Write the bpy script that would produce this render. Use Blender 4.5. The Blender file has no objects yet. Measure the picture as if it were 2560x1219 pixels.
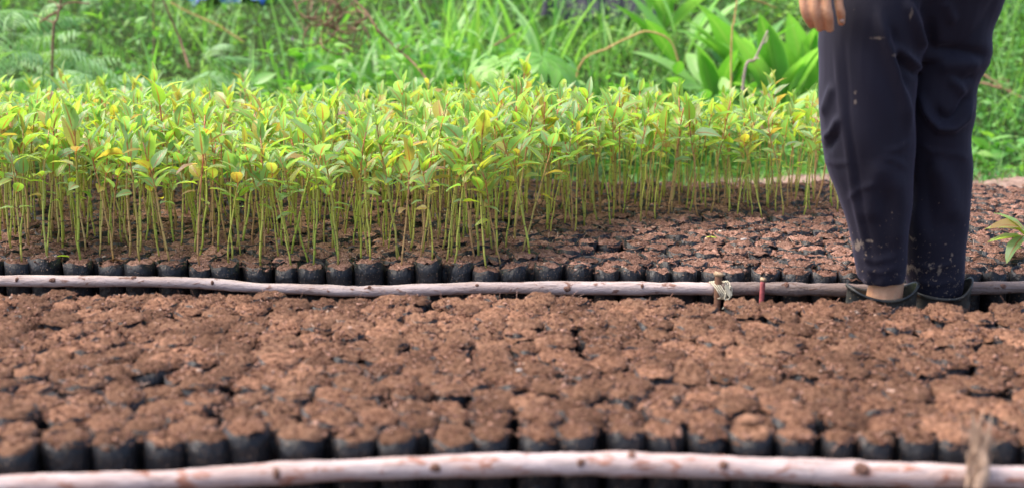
import bpy, math, random
import numpy as np
from mathutils import Vector, Matrix, Euler

R = math.radians
rng = np.random.default_rng(7)
random.seed(7)
S = bpy.context.scene
C = S.collection

# ------------------------------------------------------------------ camera, world, sun, exposure
F, W0, H0 = 3100.0, 2560.0, 1219.0
TH = math.atan(613.0 / F)
CT, ST = math.cos(TH), math.sin(TH)
HC = 0.732                       # camera height above the ground
cam_d = bpy.data.cameras.new('camera')
cam_d.sensor_width = 36.0
cam_d.lens = 36.0 * F / W0
cam_d.clip_start = 0.05
cam_d.clip_end = 500
cam_d.dof.use_dof = True
cam_d.dof.focus_distance = 3.05
cam_d.dof.aperture_fstop = 2.35
cam = bpy.data.objects.new('camera', cam_d)
C.objects.link(cam)
cam.location = (0, 0, HC)
cam.rotation_euler = (math.pi / 2 - TH, 0, 0)
S.camera = cam

SUN_EL, SUN_AZ = 60.0, -85.0     # azimuth from +Y towards +X
world = bpy.data.worlds.new('World')
S.world = world
world.use_nodes = True
wn = world.node_tree
wn.nodes.clear()
sky = wn.nodes.new('ShaderNodeTexSky')
sky.sky_type = 'NISHITA'
sky.sun_disc = False
sky.sun_elevation = R(SUN_EL)
sky.sun_rotation = R(SUN_AZ)
sky.air_density = 0.8
sky.dust_density = 4.0
sky.ozone_density = 0.6
bg = wn.nodes.new('ShaderNodeBackground')
bg.inputs[1].default_value = 0.15
wo = wn.nodes.new('ShaderNodeOutputWorld')
wn.links.new(sky.outputs[0], bg.inputs[0])
wn.links.new(bg.outputs[0], wo.inputs[0])
sl = bpy.data.lights.new('sun', 'SUN')
sl.energy = 1.5
sl.angle = R(40)
sl.color = (1.0, 0.91, 0.80)
sun = bpy.data.objects.new('sun', sl)
C.objects.link(sun)
el, az = R(SUN_EL), R(SUN_AZ)
to_sun = Vector((math.sin(az) * math.cos(el), math.cos(az) * math.cos(el), math.sin(el)))
sun.rotation_euler = to_sun.to_track_quat('Z', 'Y').to_euler()
S.view_settings.view_transform = 'Standard'
S.view_settings.look = 'None'
S.view_settings.exposure = 1.46
S.view_settings.gamma = 1.0
S.view_settings.use_curve_mapping = False
S.render.engine = 'CYCLES'
S.cycles.max_bounces = 7
S.cycles.diffuse_bounces = 4
S.cycles.transmission_bounces = 4
S.cycles.transparent_max_bounces = 4
S.cycles.use_denoising = True


def ray(px, py):
    a, b = (px - W0 / 2) / F, (py - H0 / 2) / F
    return np.array([a, CT - b * ST, -ST - b * CT])


def on_z(px, py, z):
    d = ray(px, py)
    t = (z - HC) / d[2]
    return np.array([d[0] * t, d[1] * t, z])


def on_y(px, py, y):
    d = ray(px, py)
    t = y / d[1]
    return np.array([d[0] * t, y, HC + d[2] * t])


def proj(p):
    x, y, z = p[0], p[1], p[2] - HC
    dep = y * CT - z * ST
    return x / dep * F + W0 / 2, (-z * CT - y * ST) / dep * F + H0 / 2, dep


# ------------------------------------------------------------------ materials
def M_new(name):
    m = bpy.data.materials.new(name)
    m.use_nodes = True
    t = m.node_tree
    t.nodes.clear()
    return m, t


class NT:
    def __init__(s, name):
        s.m, s.t = M_new(name)
        s.out = s.n('ShaderNodeOutputMaterial')

    def n(s, typ, **kw):
        nd = s.t.nodes.new(typ)
        for k, v in kw.items():
            setattr(nd, k, v)
        return nd

    def l(s, a, b):
        s.t.links.new(a, b)

    def val(s, sock, v):
        if isinstance(v, bpy.types.NodeSocket):
            s.l(v, sock)
        else:
            sock.default_value = v

    def noise(s, scale, detail=4, rough=0.6, vec=None, dist=0.0):
        nd = s.n('ShaderNodeTexNoise')
        nd.inputs['Scale'].default_value = scale
        nd.inputs['Detail'].default_value = detail
        nd.inputs['Roughness'].default_value = rough
        nd.inputs['Distortion'].default_value = dist
        if vec is not None:
            s.l(vec, nd.inputs['Vector'])
        return nd.outputs['Fac']

    def ramp(s, fac, stops, interp='LINEAR'):
        r = s.n('ShaderNodeValToRGB')
        cr = r.color_ramp
        cr.interpolation = interp
        while len(cr.elements) < len(stops):
            cr.elements.new(0.5)
        for e, (p, c) in zip(cr.elements, stops):
            e.position = p
            if isinstance(c, (int, float)):
                c = (c, c, c)
            e.color = (*c, 1)
        s.l(fac, r.inputs[0])
        return r.outputs[0]

    def math(s, op, a, b=0.0, c=0.0, clamp=False):
        m = s.n('ShaderNodeMath', operation=op, use_clamp=clamp)
        s.val(m.inputs[0], a)
        s.val(m.inputs[1], b)
        s.val(m.inputs[2], c)
        return m.outputs[0]

    def mix(s, f, a, b, blend='MIX'):
        m = s.n('ShaderNodeMix', data_type='RGBA', blend_type=blend)
        s.val(m.inputs[0], f)
        for i, v in ((6, a), (7, b)):
            if isinstance(v, tuple):
                v = (*v, 1) if len(v) == 3 else v
            s.val(m.inputs[i], v)
        return m.outputs[2]

    def bump(s, h, strength, dist):
        b = s.n('ShaderNodeBump')
        b.inputs['Strength'].default_value = strength
        b.inputs['Distance'].default_value = dist
        s.l(h, b.inputs['Height'])
        return b.outputs[0]

    def pos(s):
        return s.n('ShaderNodeNewGeometry').outputs['Position']

    def scaled(s, vec, sc):
        m = s.n('ShaderNodeMapping')
        m.inputs['Scale'].default_value = sc
        s.l(vec, m.inputs['Vector'])
        return m.outputs[0]

    def bsdf(s, col, rough=0.6, normal=None, spec=0.5, **kw):
        p = s.n('ShaderNodeBsdfPrincipled')
        if isinstance(col, tuple):
            col = (*col, 1)
        s.val(p.inputs['Base Color'], col)
        s.val(p.inputs['Roughness'], rough)
        p.inputs['Specular IOR Level'].default_value = spec
        if normal is not None:
            s.l(normal, p.inputs['Normal'])
        for k, v in kw.items():
            s.val(p.inputs[k.replace('_', ' ')], v)
        return p.outputs[0]

    def done(s, sh):
        s.l(sh, s.out.inputs[0])
        return s.m


def leaf_mat(name, stops, trans=0.4, rough=0.42, midrib=None, spots=0.0, patch=None, spec=0.5):
    t = NT(name)
    at = t.n('ShaderNodeAttribute', attribute_name='luv')
    sep = t.n('ShaderNodeSeparateXYZ')
    t.l(at.outputs['Vector'], sep.inputs[0])
    u, v, rn = sep.outputs
    oi = t.n('ShaderNodeObjectInfo')
    r = t.math('FRACT', t.math('ADD', rn, oi.outputs['Random']))
    col = t.ramp(r, stops)
    P = t.pos()
    nz = t.noise(60, 2, 0.5, P)
    col = t.mix(t.math('MULTIPLY', nz, 0.45), col, t.mix(1.0, col, (0.55, 0.62, 0.5), 'MULTIPLY'))
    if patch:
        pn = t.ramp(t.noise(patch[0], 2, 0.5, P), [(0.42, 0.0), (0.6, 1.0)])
        col = t.mix(pn, col, t.mix(1.0, col, patch[1], 'MULTIPLY'))  # darker patches: mixed species, with shadow pockets painted into the foliage colour
    au = t.math('ABSOLUTE', u)
    side = t.math('SINE', t.math('MULTIPLY', t.math('ADD', v, t.math('MULTIPLY', au, -0.22)), 62.0))
    if midrib:
        line = t.ramp(side, [(0.86, 0.0), (1.0, 1.0)])
        col = t.mix(t.math('MULTIPLY', line, 0.22), col, midrib[1])
        # midrib is reddish near the petiole and paler to the tip
        mr = t.ramp(au, [(0.07, 1.0), (0.17, 0.0)])
        col = t.mix(t.math('MULTIPLY', mr, 0.8), col, t.ramp(v, [(0.1, midrib[0]), (0.9, midrib[1])]))
    if spots:
        sp = t.ramp(t.noise(170, 3, 0.7, P), [(0.66, 0.0), (0.71, 1.0)])
        old = t.ramp(r, [(spots, 0.0), (spots + 0.05, 1.0)])
        col = t.mix(t.math('MULTIPLY', sp, old), col, (0.12, 0.05, 0.02))
    nrm = t.bump(side, 0.25, 0.0006)
    a = t.bsdf(col, rough, nrm, spec)
    tr = t.n('ShaderNodeBsdfTranslucent')
    t.l(t.mix(1.0, col, (1.05, 1.2, 0.46), 'MULTIPLY'), tr.inputs[0])
    mx = t.n('ShaderNodeMixShader')
    mx.inputs[0].default_value = trans
    t.l(a, mx.inputs[1])
    t.l(tr.outputs[0], mx.inputs[2])
    return t.done(mx.outputs[0])


MAT = {}
MAT['seedling_leaf'] = leaf_mat('seedling_leaf', [
    (0.0, (0.27, 0.50, 0.15)), (0.2, (0.42, 0.62, 0.34)), (0.38, (0.40, 0.61, 0.10)), (0.52, (0.34, 0.58, 0.28)),
    (0.68, (0.52, 0.64, 0.09)), (0.80, (0.46, 0.65, 0.36)), (0.91, (0.62, 0.58, 0.12)), (0.97, (0.60, 0.42, 0.14)), (1.0, (0.52, 0.34, 0.26))],
    0.56, 0.27, ((0.50, 0.08, 0.05), (0.50, 0.38, 0.14)), 0.66)
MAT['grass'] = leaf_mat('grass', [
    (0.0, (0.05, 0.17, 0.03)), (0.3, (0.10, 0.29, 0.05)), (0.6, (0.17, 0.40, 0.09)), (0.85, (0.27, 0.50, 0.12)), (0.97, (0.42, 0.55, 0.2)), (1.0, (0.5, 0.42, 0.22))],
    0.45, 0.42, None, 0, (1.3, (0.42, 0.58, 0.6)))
MAT['tall_blade'] = leaf_mat('tall_blade', [
    (0.0, (0.12, 0.36, 0.06)), (0.3, (0.22, 0.50, 0.10)), (0.6, (0.32, 0.60, 0.16)), (0.85, (0.36, 0.62, 0.24)), (1.0, (0.42, 0.66, 0.14))],
    0.42, 0.34, ((0.3, 0.5, 0.15), (0.4, 0.6, 0.25)))
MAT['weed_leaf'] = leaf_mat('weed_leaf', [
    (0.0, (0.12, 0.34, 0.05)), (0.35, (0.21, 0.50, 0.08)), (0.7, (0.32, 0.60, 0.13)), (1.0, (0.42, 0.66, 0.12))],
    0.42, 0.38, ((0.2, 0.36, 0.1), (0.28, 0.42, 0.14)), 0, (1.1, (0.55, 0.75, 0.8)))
MAT['feather_leaf'] = leaf_mat('feather_leaf', [
    (0.0, (0.16, 0.36, 0.12)), (0.5, (0.28, 0.50, 0.20)), (1.0, (0.40, 0.60, 0.28))], 0.35, 0.45)
MAT['broad_leaf'] = leaf_mat('broad_leaf', [
    (0.0, (0.14, 0.38, 0.06)), (0.5, (0.26, 0.55, 0.12)), (1.0, (0.38, 0.66, 0.22))], 0.48, 0.38,
    ((0.22, 0.42, 0.1), (0.3, 0.5, 0.15)))


def stem_mat():
    t = NT('seedling_stem')
    at = t.n('ShaderNodeAttribute', attribute_name='luv')
    sep = t.n('ShaderNodeSeparateXYZ')
    t.l(at.outputs['Vector'], sep.inputs[0])
    u, v, rn = sep.outputs
    oi = t.n('ShaderNodeObjectInfo')
    r = t.math('FRACT', t.math('ADD', rn, oi.outputs['Random']))
    low = t.ramp(r, [(0.0, (0.44, 0.50, 0.07)), (0.35, (0.56, 0.54, 0.12)), (0.6, (0.36, 0.50, 0.07)), (0.8, (0.52, 0.38, 0.14)), (1.0, (0.52, 0.30, 0.14))])
    top = t.ramp(r, [(0.0, (0.58, 0.17, 0.09)), (0.4, (0.45, 0.40, 0.10)), (1.0, (0.58, 0.11, 0.07))])
    col = t.mix(t.ramp(v, [(0.5, 0.0), (0.78, 1.0)]), low, top)
    nd = t.math('SINE', t.math('MULTIPLY', t.math('ADD', v, t.math('MULTIPLY', r, 0.1)), 50.0))
    col = t.mix(t.ramp(nd, [(0.965, 0.0), (0.99, 0.75)]), col, (0.10, 0.04, 0.02))
    n = t.noise(260, 2, 0.5, t.pos())
    col = t.mix(t.ramp(n, [(0.5, 0.0), (0.75, 0.6)]), col, (0.24, 0.14, 0.05))
    return t.done(t.bsdf(col, 0.42, None, 0.5))


MAT['stem'] = stem_mat()


def twig_mat(name, a, b):
    t = NT(name)
    n = t.noise(45, 4, 0.6, t.pos())
    return t.done(t.bsdf(t.ramp(n, [(0.3, a), (0.7, b)]), 0.8, t.bump(n, 0.5, 0.002), 0.2))


MAT['twig'] = twig_mat('dry_twig', (0.16, 0.08, 0.05), (0.34, 0.21, 0.14))
MAT['straw'] = twig_mat('straw', (0.42, 0.25, 0.08), (0.62, 0.43, 0.20))
MAT['green_stem'] = twig_mat('green_stem', (0.08, 0.18, 0.04), (0.20, 0.30, 0.07))
MAT['dead_leaf'] = twig_mat('dead_leaf', (0.30, 0.15, 0.06), (0.5, 0.30, 0.14))
MAT['grey_twig'] = twig_mat('grey_twig', (0.28, 0.20, 0.17), (0.46, 0.36, 0.32))


def soil_mat(name, stops, glint=0.25):
    t = NT(name)
    P = t.pos()
    n1 = t.noise(420, 3, 0.7, P)
    n2 = t.noise(90, 4, 0.65, P, 0.6)
    f = t.math('ADD', t.math('MULTIPLY', n1, 0.55), t.math('MULTIPLY', n2, 0.45))
    col = t.ramp(f, stops)
    fib = t.noise(1.0, 2, 0.6, t.scaled(P, (900, 160, 300)))
    col = t.mix(t.ramp(fib, [(0.60, 0.0), (0.72, glint)]), col, (0.42, 0.22, 0.13))
    big = t.noise(4.5, 3, 0.5, P)
    col = t.mix(t.ramp(big, [(0.40, 0.75), (0.60, 0.0)]), col, t.mix(1.0, col, (0.55, 0.53, 0.53), 'MULTIPLY'))
    at = t.n('ShaderNodeAttribute', attribute_name='luv')
    sep = t.n('ShaderNodeSeparateXYZ')
    t.l(at.outputs['Vector'], sep.inputs[0])
    oi = t.n('ShaderNodeObjectInfo')
    r = t.math('FRACT', t.math('ADD', sep.outputs[2], oi.outputs['Random']))
    col = t.mix(1.0, col, t.ramp(r, [(0.0, (0.62, 0.60, 0.60)), (0.5, (0.95, 0.95, 0.95)), (1.0, (1.25, 1.2, 1.2))]), 'MULTIPLY')
    nb = t.bump(f, 0.9, 0.006)
    return t.done(t.bsdf(col, 0.92, nb, 0.15))


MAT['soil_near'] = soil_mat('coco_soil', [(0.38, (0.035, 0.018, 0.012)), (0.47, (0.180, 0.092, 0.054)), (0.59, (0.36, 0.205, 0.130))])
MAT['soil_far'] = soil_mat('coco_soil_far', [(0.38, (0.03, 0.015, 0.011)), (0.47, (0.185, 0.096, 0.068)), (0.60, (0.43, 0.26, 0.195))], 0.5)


def crumb_mat():
    t = NT('soil_crumb')
    at = t.n('ShaderNodeAttribute', attribute_name='luv')
    sep = t.n('ShaderNodeSeparateXYZ')
    t.l(at.outputs['Vector'], sep.inputs[0])
    col = t.ramp(sep.outputs[2], [(0.0, (0.05, 0.022, 0.014)), (0.3, (0.16, 0.078, 0.05)), (0.6, (0.27, 0.145, 0.10)),
                                  (0.85, (0.46, 0.27, 0.20)), (0.95, (0.58, 0.42, 0.33)), (1.0, (0.70, 0.55, 0.42))])
    n = t.noise(500, 3, 0.7, t.pos())
    col = t.mix(t.ramp(n, [(0.4, 0.0), (0.7, 0.55)]), col, (0.07, 0.03, 0.02))
    return t.done(t.bsdf(col, 0.9, t.bump(n, 0.8, 0.002), 0.15))


MAT['crumb'] = crumb_mat()


def film_mat():
    t = NT('black_film')
    P = t.pos()
    oi = t.n('ShaderNodeObjectInfo')
    wr = t.noise(1.0, 3, 0.65, t.scaled(P, (45, 45, 40)), 1.2)
    wr2 = t.noise(1.0, 2, 0.5, t.scaled(P, (55, 55, 18)), 0.8)
    h = t.math('ADD', t.math('MULTIPLY', wr, 0.6), t.math('MULTIPLY', wr2, 0.5))
    dust = t.ramp(t.noise(14, 4, 0.6, P), [(0.5, 0.0), (0.8, 0.14)])
    col = t.mix(dust, (0.008, 0.009, 0.012), (0.085, 0.07, 0.06))
    sp = t.ramp(t.noise(330, 2, 0.5, P), [(0.675, 0.0), (0.70, 1.0)])
    col = t.mix(t.math('MULTIPLY', sp, 0.8), col, (0.40, 0.26, 0.17))
    rough = t.math('ADD', t.math('MULTIPLY', dust, 0.9), 0.42)
    return t.done(t.bsdf(col, rough, t.bump(h, 0.9, 0.008), 0.32))


MAT['film'] = film_mat()


def pole_mat(name, pale, stain, blot, thr=0.62, streak=0.0):
    t = NT(name)
    P = t.pos()
    n = t.noise(1.0, 4, 0.6, t.scaled(P, (7, 28, 28)), 0.3)
    n2 = t.noise(1.0, 4, 0.65, t.scaled(P, (26, 70, 70)), 0.5)
    n3 = t.noise(240, 3, 0.6, P)
    col = t.mix(t.ramp(n, [(0.40, 0.0), (0.62, 0.7)]), pale, stain)
    col = t.mix(t.ramp(n2, [(thr, 0.0), (thr + 0.06, 0.9)]), col, blot)
    col = t.mix(t.ramp(n3, [(0.6, 0.0), (0.75, 0.4)]), col, (0.30, 0.2, 0.16))
    if streak:
        s_ = t.noise(1.0, 4, 0.7, t.scaled(P, (9, 190, 190)))
        col = t.mix(t.ramp(s_, [(0.5, 0.0), (0.66, streak)]), col, (0.12, 0.085, 0.07))
    return t.done(t.bsdf(col, 0.82, t.bump(t.math('ADD', n2, t.math('MULTIPLY', n3, 0.4)), 0.7, 0.006), 0.12))


MAT['pole_pink'] = pole_mat('peeled_pole', (0.52, 0.43, 0.41), (0.36, 0.265, 0.23), (0.20, 0.10, 0.07), 0.585, 0.5)
MAT['pole_near'] = pole_mat('peeled_pole_near', (0.53, 0.44, 0.43), (0.44, 0.30, 0.26), (0.33, 0.14, 0.09), 0.56, 0.5)
MAT['pole_grey'] = pole_mat('weathered_pole', (0.23, 0.185, 0.17), (0.165, 0.12, 0.105), (0.10, 0.055, 0.04), 0.6, 0.8)


def simple(name, col, rough=0.7, spec=0.3, nscale=120, dark=0.6, bump=0.002):
    t = NT(name)
    n = t.noise(nscale, 4, 0.6, t.pos())
    c = t.mix(t.ramp(n, [(0.35, 0.0), (0.7, 1.0)]), tuple(x * dark for x in col), col)
    return t.done(t.bsdf(c, rough, t.bump(n, 0.5, bump), spec))


MAT['knot'] = simple('knot', (0.25, 0.135, 0.10), 0.8, 0.2, 300, 0.35)
MAT['stake_brown'] = simple('rusty_stake', (0.25, 0.13, 0.08))
MAT['stake_red'] = simple('red_stake', (0.50, 0.13, 0.13), 0.6)
MAT['cut_wood'] = simple('cut_wood', (0.52, 0.36, 0.22))
MAT['rope'] = simple('cream_twine', (0.72, 0.66, 0.50), 0.8, 0.2, 400)
MAT['fibre'] = simple('frayed_bark', (0.52, 0.37, 0.27), 0.85, 0.2, 250)
MAT['blue_sheet'] = simple('blue_sheet', (0.015, 0.09, 0.33), 0.45, 0.4, 12, 0.75, 0.02)
MAT['dark_sheet'] = simple('dark_sheet', (0.012, 0.014, 0.028), 0.7, 0.3, 9, 0.6, 0.03)
MAT['stone'] = simple('pale_stone', (0.55, 0.50, 0.46), 0.8)
MAT['flower'] = simple('pink_flower', (0.62, 0.35, 0.60), 0.7)
MAT['hair'] = simple('hair', (0.02, 0.016, 0.014), 0.5)
MAT['shirt'] = simple('shirt', (0.16, 0.20, 0.24), 0.85, 0.2, 300, 0.8)
MAT['nail'] = simple('nail', (0.62, 0.40, 0.30), 0.4)


def skin_mat():
    t = NT('skin')
    P = t.pos()
    n = t.noise(40, 4, 0.6, P)
    w = t.noise(1.0, 3, 0.6, t.scaled(P, (90, 90, 420)))
    c = t.ramp(n, [(0.35, (0.52, 0.26, 0.14)), (0.7, (0.66, 0.37, 0.22))])
    c = t.mix(t.ramp(w, [(0.58, 0.0), (0.75, 0.4)]), c, (0.22, 0.10, 0.06))
    return t.done(t.bsdf(c, 0.55, t.bump(w, 0.35, 0.002), 0.4, Subsurface_Weight=0.08))


MAT['skin'] = skin_mat()


def cloth_mat():
    t = NT('trouser_cloth')
    P = t.pos()
    n = t.noise(700, 2, 0.5, P)
    nb = t.noise(9, 3, 0.5, P)
    c = t.mix(nb, (0.0070, 0.0064, 0.0130), (0.0125, 0.0115, 0.024))
    sep = t.n('ShaderNodeSeparateXYZ')
    t.l(P, sep.inputs[0])
    # dried mud specks, thicker towards the hems
    low = t.ramp(sep.outputs[2], [(0.10, 1.0), (0.26, 0.5), (0.36, 0.12), (0.8, 0.06)])
    s1 = t.noise(1.0, 4, 0.65, t.scaled(P, (150, 150, 110)), 0.5)
    gate = t.noise(14, 2, 0.5, P)
    th = t.math('MULTIPLY_ADD', low, -0.15, 0.745)
    th = t.math('MULTIPLY_ADD', gate, -0.08, t.math('ADD', th, 0.03))
    sp = t.math('MULTIPLY', t.math('SUBTRACT', s1, th), 14.0, clamp=True)
    c = t.mix(t.math('MULTIPLY', sp, 0.75), c, (0.34, 0.25, 0.18))
    sm_n = t.noise(1.0, 4, 0.7, t.scaled(P, (70, 70, 45)), 0.8)
    for px, py, sx, sz in ((2306, 690, 20, 16), (2344, 676, 6, 10), (2366, 684, 7, 18), (2268, 668, 6, 16), (2163, 596, 9, 5), (2113, 552, 6, 11), (2300, 610, 11, 9),
                           (2203, 134, 10, 4), (2160, 92, 14, 4), (2117, 225, 3, 7), (2117, 250, 3, 7), (2243, 35, 4, 16), (2396, 645, 5, 6), (2146, 612, 8, 16)):
        ctr = on_y(px, py, 2.53)
        e1 = t.math('DIVIDE', t.math('SUBTRACT', sep.outputs[0], float(ctr[0])), sx / 1200.0)
        e2 = t.math('DIVIDE', t.math('SUBTRACT', sep.outputs[2], float(ctr[2])), sz / 1200.0)
        g_ = t.math('SUBTRACT', 1.0, t.math('ADD', t.math('MULTIPLY', e1, e1), t.math('MULTIPLY', e2, e2)))
        g_ = t.math('MULTIPLY', t.math('ADD', t.math('MULTIPLY', g_, 0.35), t.math('MULTIPLY', t.math('SUBTRACT', sm_n, 0.52), 2.6)), 3.0, clamp=True)
        near_ = t.math('MULTIPLY', t.math('SUBTRACT', 2.6, t.math('ADD', t.math('MULTIPLY', e1, e1), t.math('MULTIPLY', e2, e2))), 1.0, clamp=True)
        c = t.mix(t.math('MULTIPLY', t.math('MULTIPLY', g_, near_), 0.6 if py > 500 else 0.35), c, (0.36, 0.28, 0.21))
    sh = t.n('ShaderNodeBsdfPrincipled')
    t.l(c, sh.inputs['Base Color'])
    sh.inputs['Roughness'].default_value = 0.78
    sh.inputs['Specular IOR Level'].default_value = 0.25
    sh.inputs['Sheen Weight'].default_value = 0.14
    sh.inputs['Sheen Roughness'].default_value = 0.45
    sh.inputs['Sheen Tint'].default_value = (0.55, 0.5, 0.75, 1)
    t.l(t.bump(n, 0.3, 0.0006), sh.inputs['Normal'])
    return t.done(sh.outputs[0])


MAT['cloth'] = cloth_mat()


def rubber_mat():
    t = NT('black_rubber')
    P = t.pos()
    n = t.noise(26, 4, 0.65, P)
    dirt = t.ramp(n, [(0.45, 0.0), (0.68, 0.55)])
    sp = t.ramp(t.noise(260, 2, 0.5, P), [(0.66, 0.0), (0.70, 0.7)])
    c = t.mix(dirt, (0.009, 0.011, 0.012), (0.09, 0.08, 0.06))
    c = t.mix(sp, c, (0.36, 0.28, 0.19))
    return t.done(t.bsdf(c, t.math('ADD', dirt, 0.34), t.bump(n, 0.2, 0.002), 0.5))


MAT['rubber'] = rubber_mat()


def ground_mat():
    t = NT('ground')
    P = t.pos()
    sep = t.n('ShaderNodeSeparateXYZ')
    t.l(P, sep.inputs[0])
    n = t.noise(30, 5, 0.65, P)
    nb = t.noise(2.2, 3, 0.5, P)
    dark = t.ramp(n, [(0.3, (0.035, 0.02, 0.013)), (0.7, (0.11, 0.065, 0.045))])
    sand = t.ramp(n, [(0.3, (0.17, 0.105, 0.08)), (0.7, (0.36, 0.26, 0.21))])
    bank = t.ramp(n, [(0.3, (0.018, 0.025, 0.010)), (0.7, (0.05, 0.075, 0.022))])
    nx_ = t.noise(1.1, 2, 0.5, P)
    yy = t.math('ADD', sep.outputs[1], t.math('MULTIPLY', t.math('SUBTRACT', nb, 0.5), 1.6))
    y10 = t.math('DIVIDE', yy, 10.0)
    a = t.math('MULTIPLY', t.ramp(y10, [(0.405, 0.0), (0.425, 1.0)]), t.ramp(nx_, [(0.42, 0.3), (0.56, 1.0)]))
    a = t.math('MULTIPLY', a, t.ramp(t.math('MULTIPLY_ADD', nx_, 0.12, t.math('DIVIDE', sep.outputs[0], 4.0)), [(0.24, 0.12), (0.31, 1.0)]))
    b = t.ramp(y10, [(0.505, 0.0), (0.53, 1.0)])
    col = t.mix(b, t.mix(a, dark, sand), bank)
    return t.done(t.bsdf(col, 0.95, t.bump(n, 0.8, 0.02), 0.1))


MAT['ground'] = ground_mat()


# ------------------------------------------------------------------ mesh helpers
def mesh_np(name, V, Q, mats, attr=None, smooth=True, mat_idx=None):
    V = np.ascontiguousarray(V, dtype=np.float32)
    Q = np.ascontiguousarray(Q, dtype=np.int32)
    me = bpy.data.meshes.new(name)
    me.vertices.add(len(V))
    me.vertices.foreach_set('co', V.ravel())
    me.loops.add(Q.size)
    me.loops.foreach_set('vertex_index', Q.ravel())
    me.polygons.add(len(Q))
    me.polygons.foreach_set('loop_start', np.arange(len(Q), dtype=np.int32) * Q.shape[1])
    if smooth:
        me.polygons.foreach_set('use_smooth', np.ones(len(Q), dtype=bool))
    for m in mats:
        me.materials.append(m)
    if mat_idx is not None:
        me.polygons.foreach_set('material_index', np.ascontiguousarray(mat_idx, dtype=np.int32))
    me.update(calc_edges=True)
    if attr is not None:
        a = me.attributes.new('luv', 'FLOAT_VECTOR', 'POINT')
        a.data.foreach_set('vector', np.ascontiguousarray(attr, dtype=np.float32).ravel())
    return me


class Acc:
    def __init__(s):
        s.V, s.Q, s.A, s.I, s.n = [], [], [], [], 0

    def add(s, V, Q, A=None, mi=0):
        V = np.asarray(V, dtype=np.float32).reshape(-1, 3)
        Q = np.asarray(Q, dtype=np.int64).reshape(-1, 4)
        s.V.append(V)
        s.Q.append(Q + s.n)
        s.A.append(np.zeros((len(V), 3), np.float32) if A is None else np.asarray(A, dtype=np.float32).reshape(-1, 3))
        s.I.append(np.full(len(Q), mi))
        s.n += len(V)
        return s

    def mesh(s, name, mats, smooth=True):
        if not isinstance(mats, (list, tuple)):
            mats = [mats]
        return mesh_np(name, np.vstack(s.V), np.vstack(s.Q), mats, np.vstack(s.A), smooth, np.concatenate(s.I))


def link(name, me, parent=None, label=None, cat=None, group=None, kind=None, loc=None, rot=None):
    o = bpy.data.objects.new(name, me)
    C.objects.link(o)
    if parent is not None:
        o.parent = parent
    if loc is not None:
        o.location = loc
    if rot is not None:
        o.rotation_euler = rot
    if label:
        o['label'] = label
    if cat:
        o['category'] = cat
    if group:
        o['group'] = group
    if kind:
        o['kind'] = kind
    return o


def norm(v):
    return v / (np.linalg.norm(v, axis=-1, keepdims=True) + 1e-9)


PROF = {
    'blade': lambda t: np.clip(1.0 - t, 0, 1) ** 0.6 * (0.55 + 0.45 * np.minimum(t * 6, 1)),
    'leaf': lambda t: np.sin(np.pi * np.clip(t, 0, 1) ** 0.78) ** 0.85 * (1 - 0.25 * t) + 0.02,
    'lance': lambda t: np.sin(np.pi * np.clip(t, 0, 1) ** 0.85) ** 0.9 + 0.02,
    'thread': lambda t: np.ones_like(t),
}


def ribbons(base, d0, length, width, droop, K=4, prof='blade', fold=0.0, across=1, rnd=None, roll=None, wave=0.0):
    """N ribbons at once; returns verts, quads, attributes."""
    base = np.asarray(base, float)
    N = len(base)
    d = norm(np.asarray(d0, float))
    length = np.broadcast_to(np.asarray(length, float), (N,))
    width = np.broadcast_to(np.asarray(width, float), (N,))
    droop = np.broadcast_to(np.asarray(droop, float), (N,))
    rnd = rng.random(N) if rnd is None else np.broadcast_to(rnd, (N,))
    roll = rng.normal(0, 0.35, N) if roll is None else np.broadcast_to(roll, (N,))
    side0 = norm(np.cross(d, np.tile([0, 0, 1.0], (N, 1))) + 1e-6)
    up = norm(np.cross(side0, d))
    side = side0 * np.cos(roll)[:, None] + up * np.sin(roll)[:, None]
    pts = [base.copy()]
    dirs = [d]
    cur = d.copy()
    p = base.copy()
    for k in range(K):
        cur = norm(cur + np.array([0, 0, -1.0]) * (droop / K)[:, None])
        p = p + cur * (length / K)[:, None]
        pts.append(p.copy())
        dirs.append(cur)
    pts = np.stack(pts, 1)
    dirs = np.stack(dirs, 1)
    t = np.linspace(0, 1, K + 1)
    w = PROF[prof](t)[None, :] * width[:, None] * 0.5
    nrm = norm(np.cross(np.repeat(side[:, None, :], K + 1, 1), dirs))
    if wave:
        lift = np.sin(t * 17 + rnd[:, None] * 40) * wave * width[:, None]
    else:
        lift = np.zeros((N, K + 1))
    offs = np.linspace(-1, 1, across + 1)
    cols = []
    for o_ in offs:
        cols.append(pts + side[:, None, :] * (w * o_)[..., None] + nrm * (np.abs(o_) * fold * w * 1.0 + lift * abs(o_) * (1 if o_ > 0 else -1))[..., None])
    V = np.stack(cols, 2)                      # N,K+1,A,3
    A = np.zeros(V.shape)
    A[..., 0] = offs[None, None, :]
    A[..., 1] = t[None, :, None]
    A[..., 2] = rnd[:, None, None]
    na = across + 1
    k, a = np.meshgrid(np.arange(K), np.arange(across), indexing='ij')
    q = np.stack([k * na + a, k * na + a + 1, (k + 1) * na + a + 1, (k + 1) * na + a], -1).reshape(-1, 4)
    Q = (q[None] + (np.arange(N) * (K + 1) * na)[:, None, None]).reshape(-1, 4)
    return V.reshape(-1, 3), Q, A.reshape(-1, 3)


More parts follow.
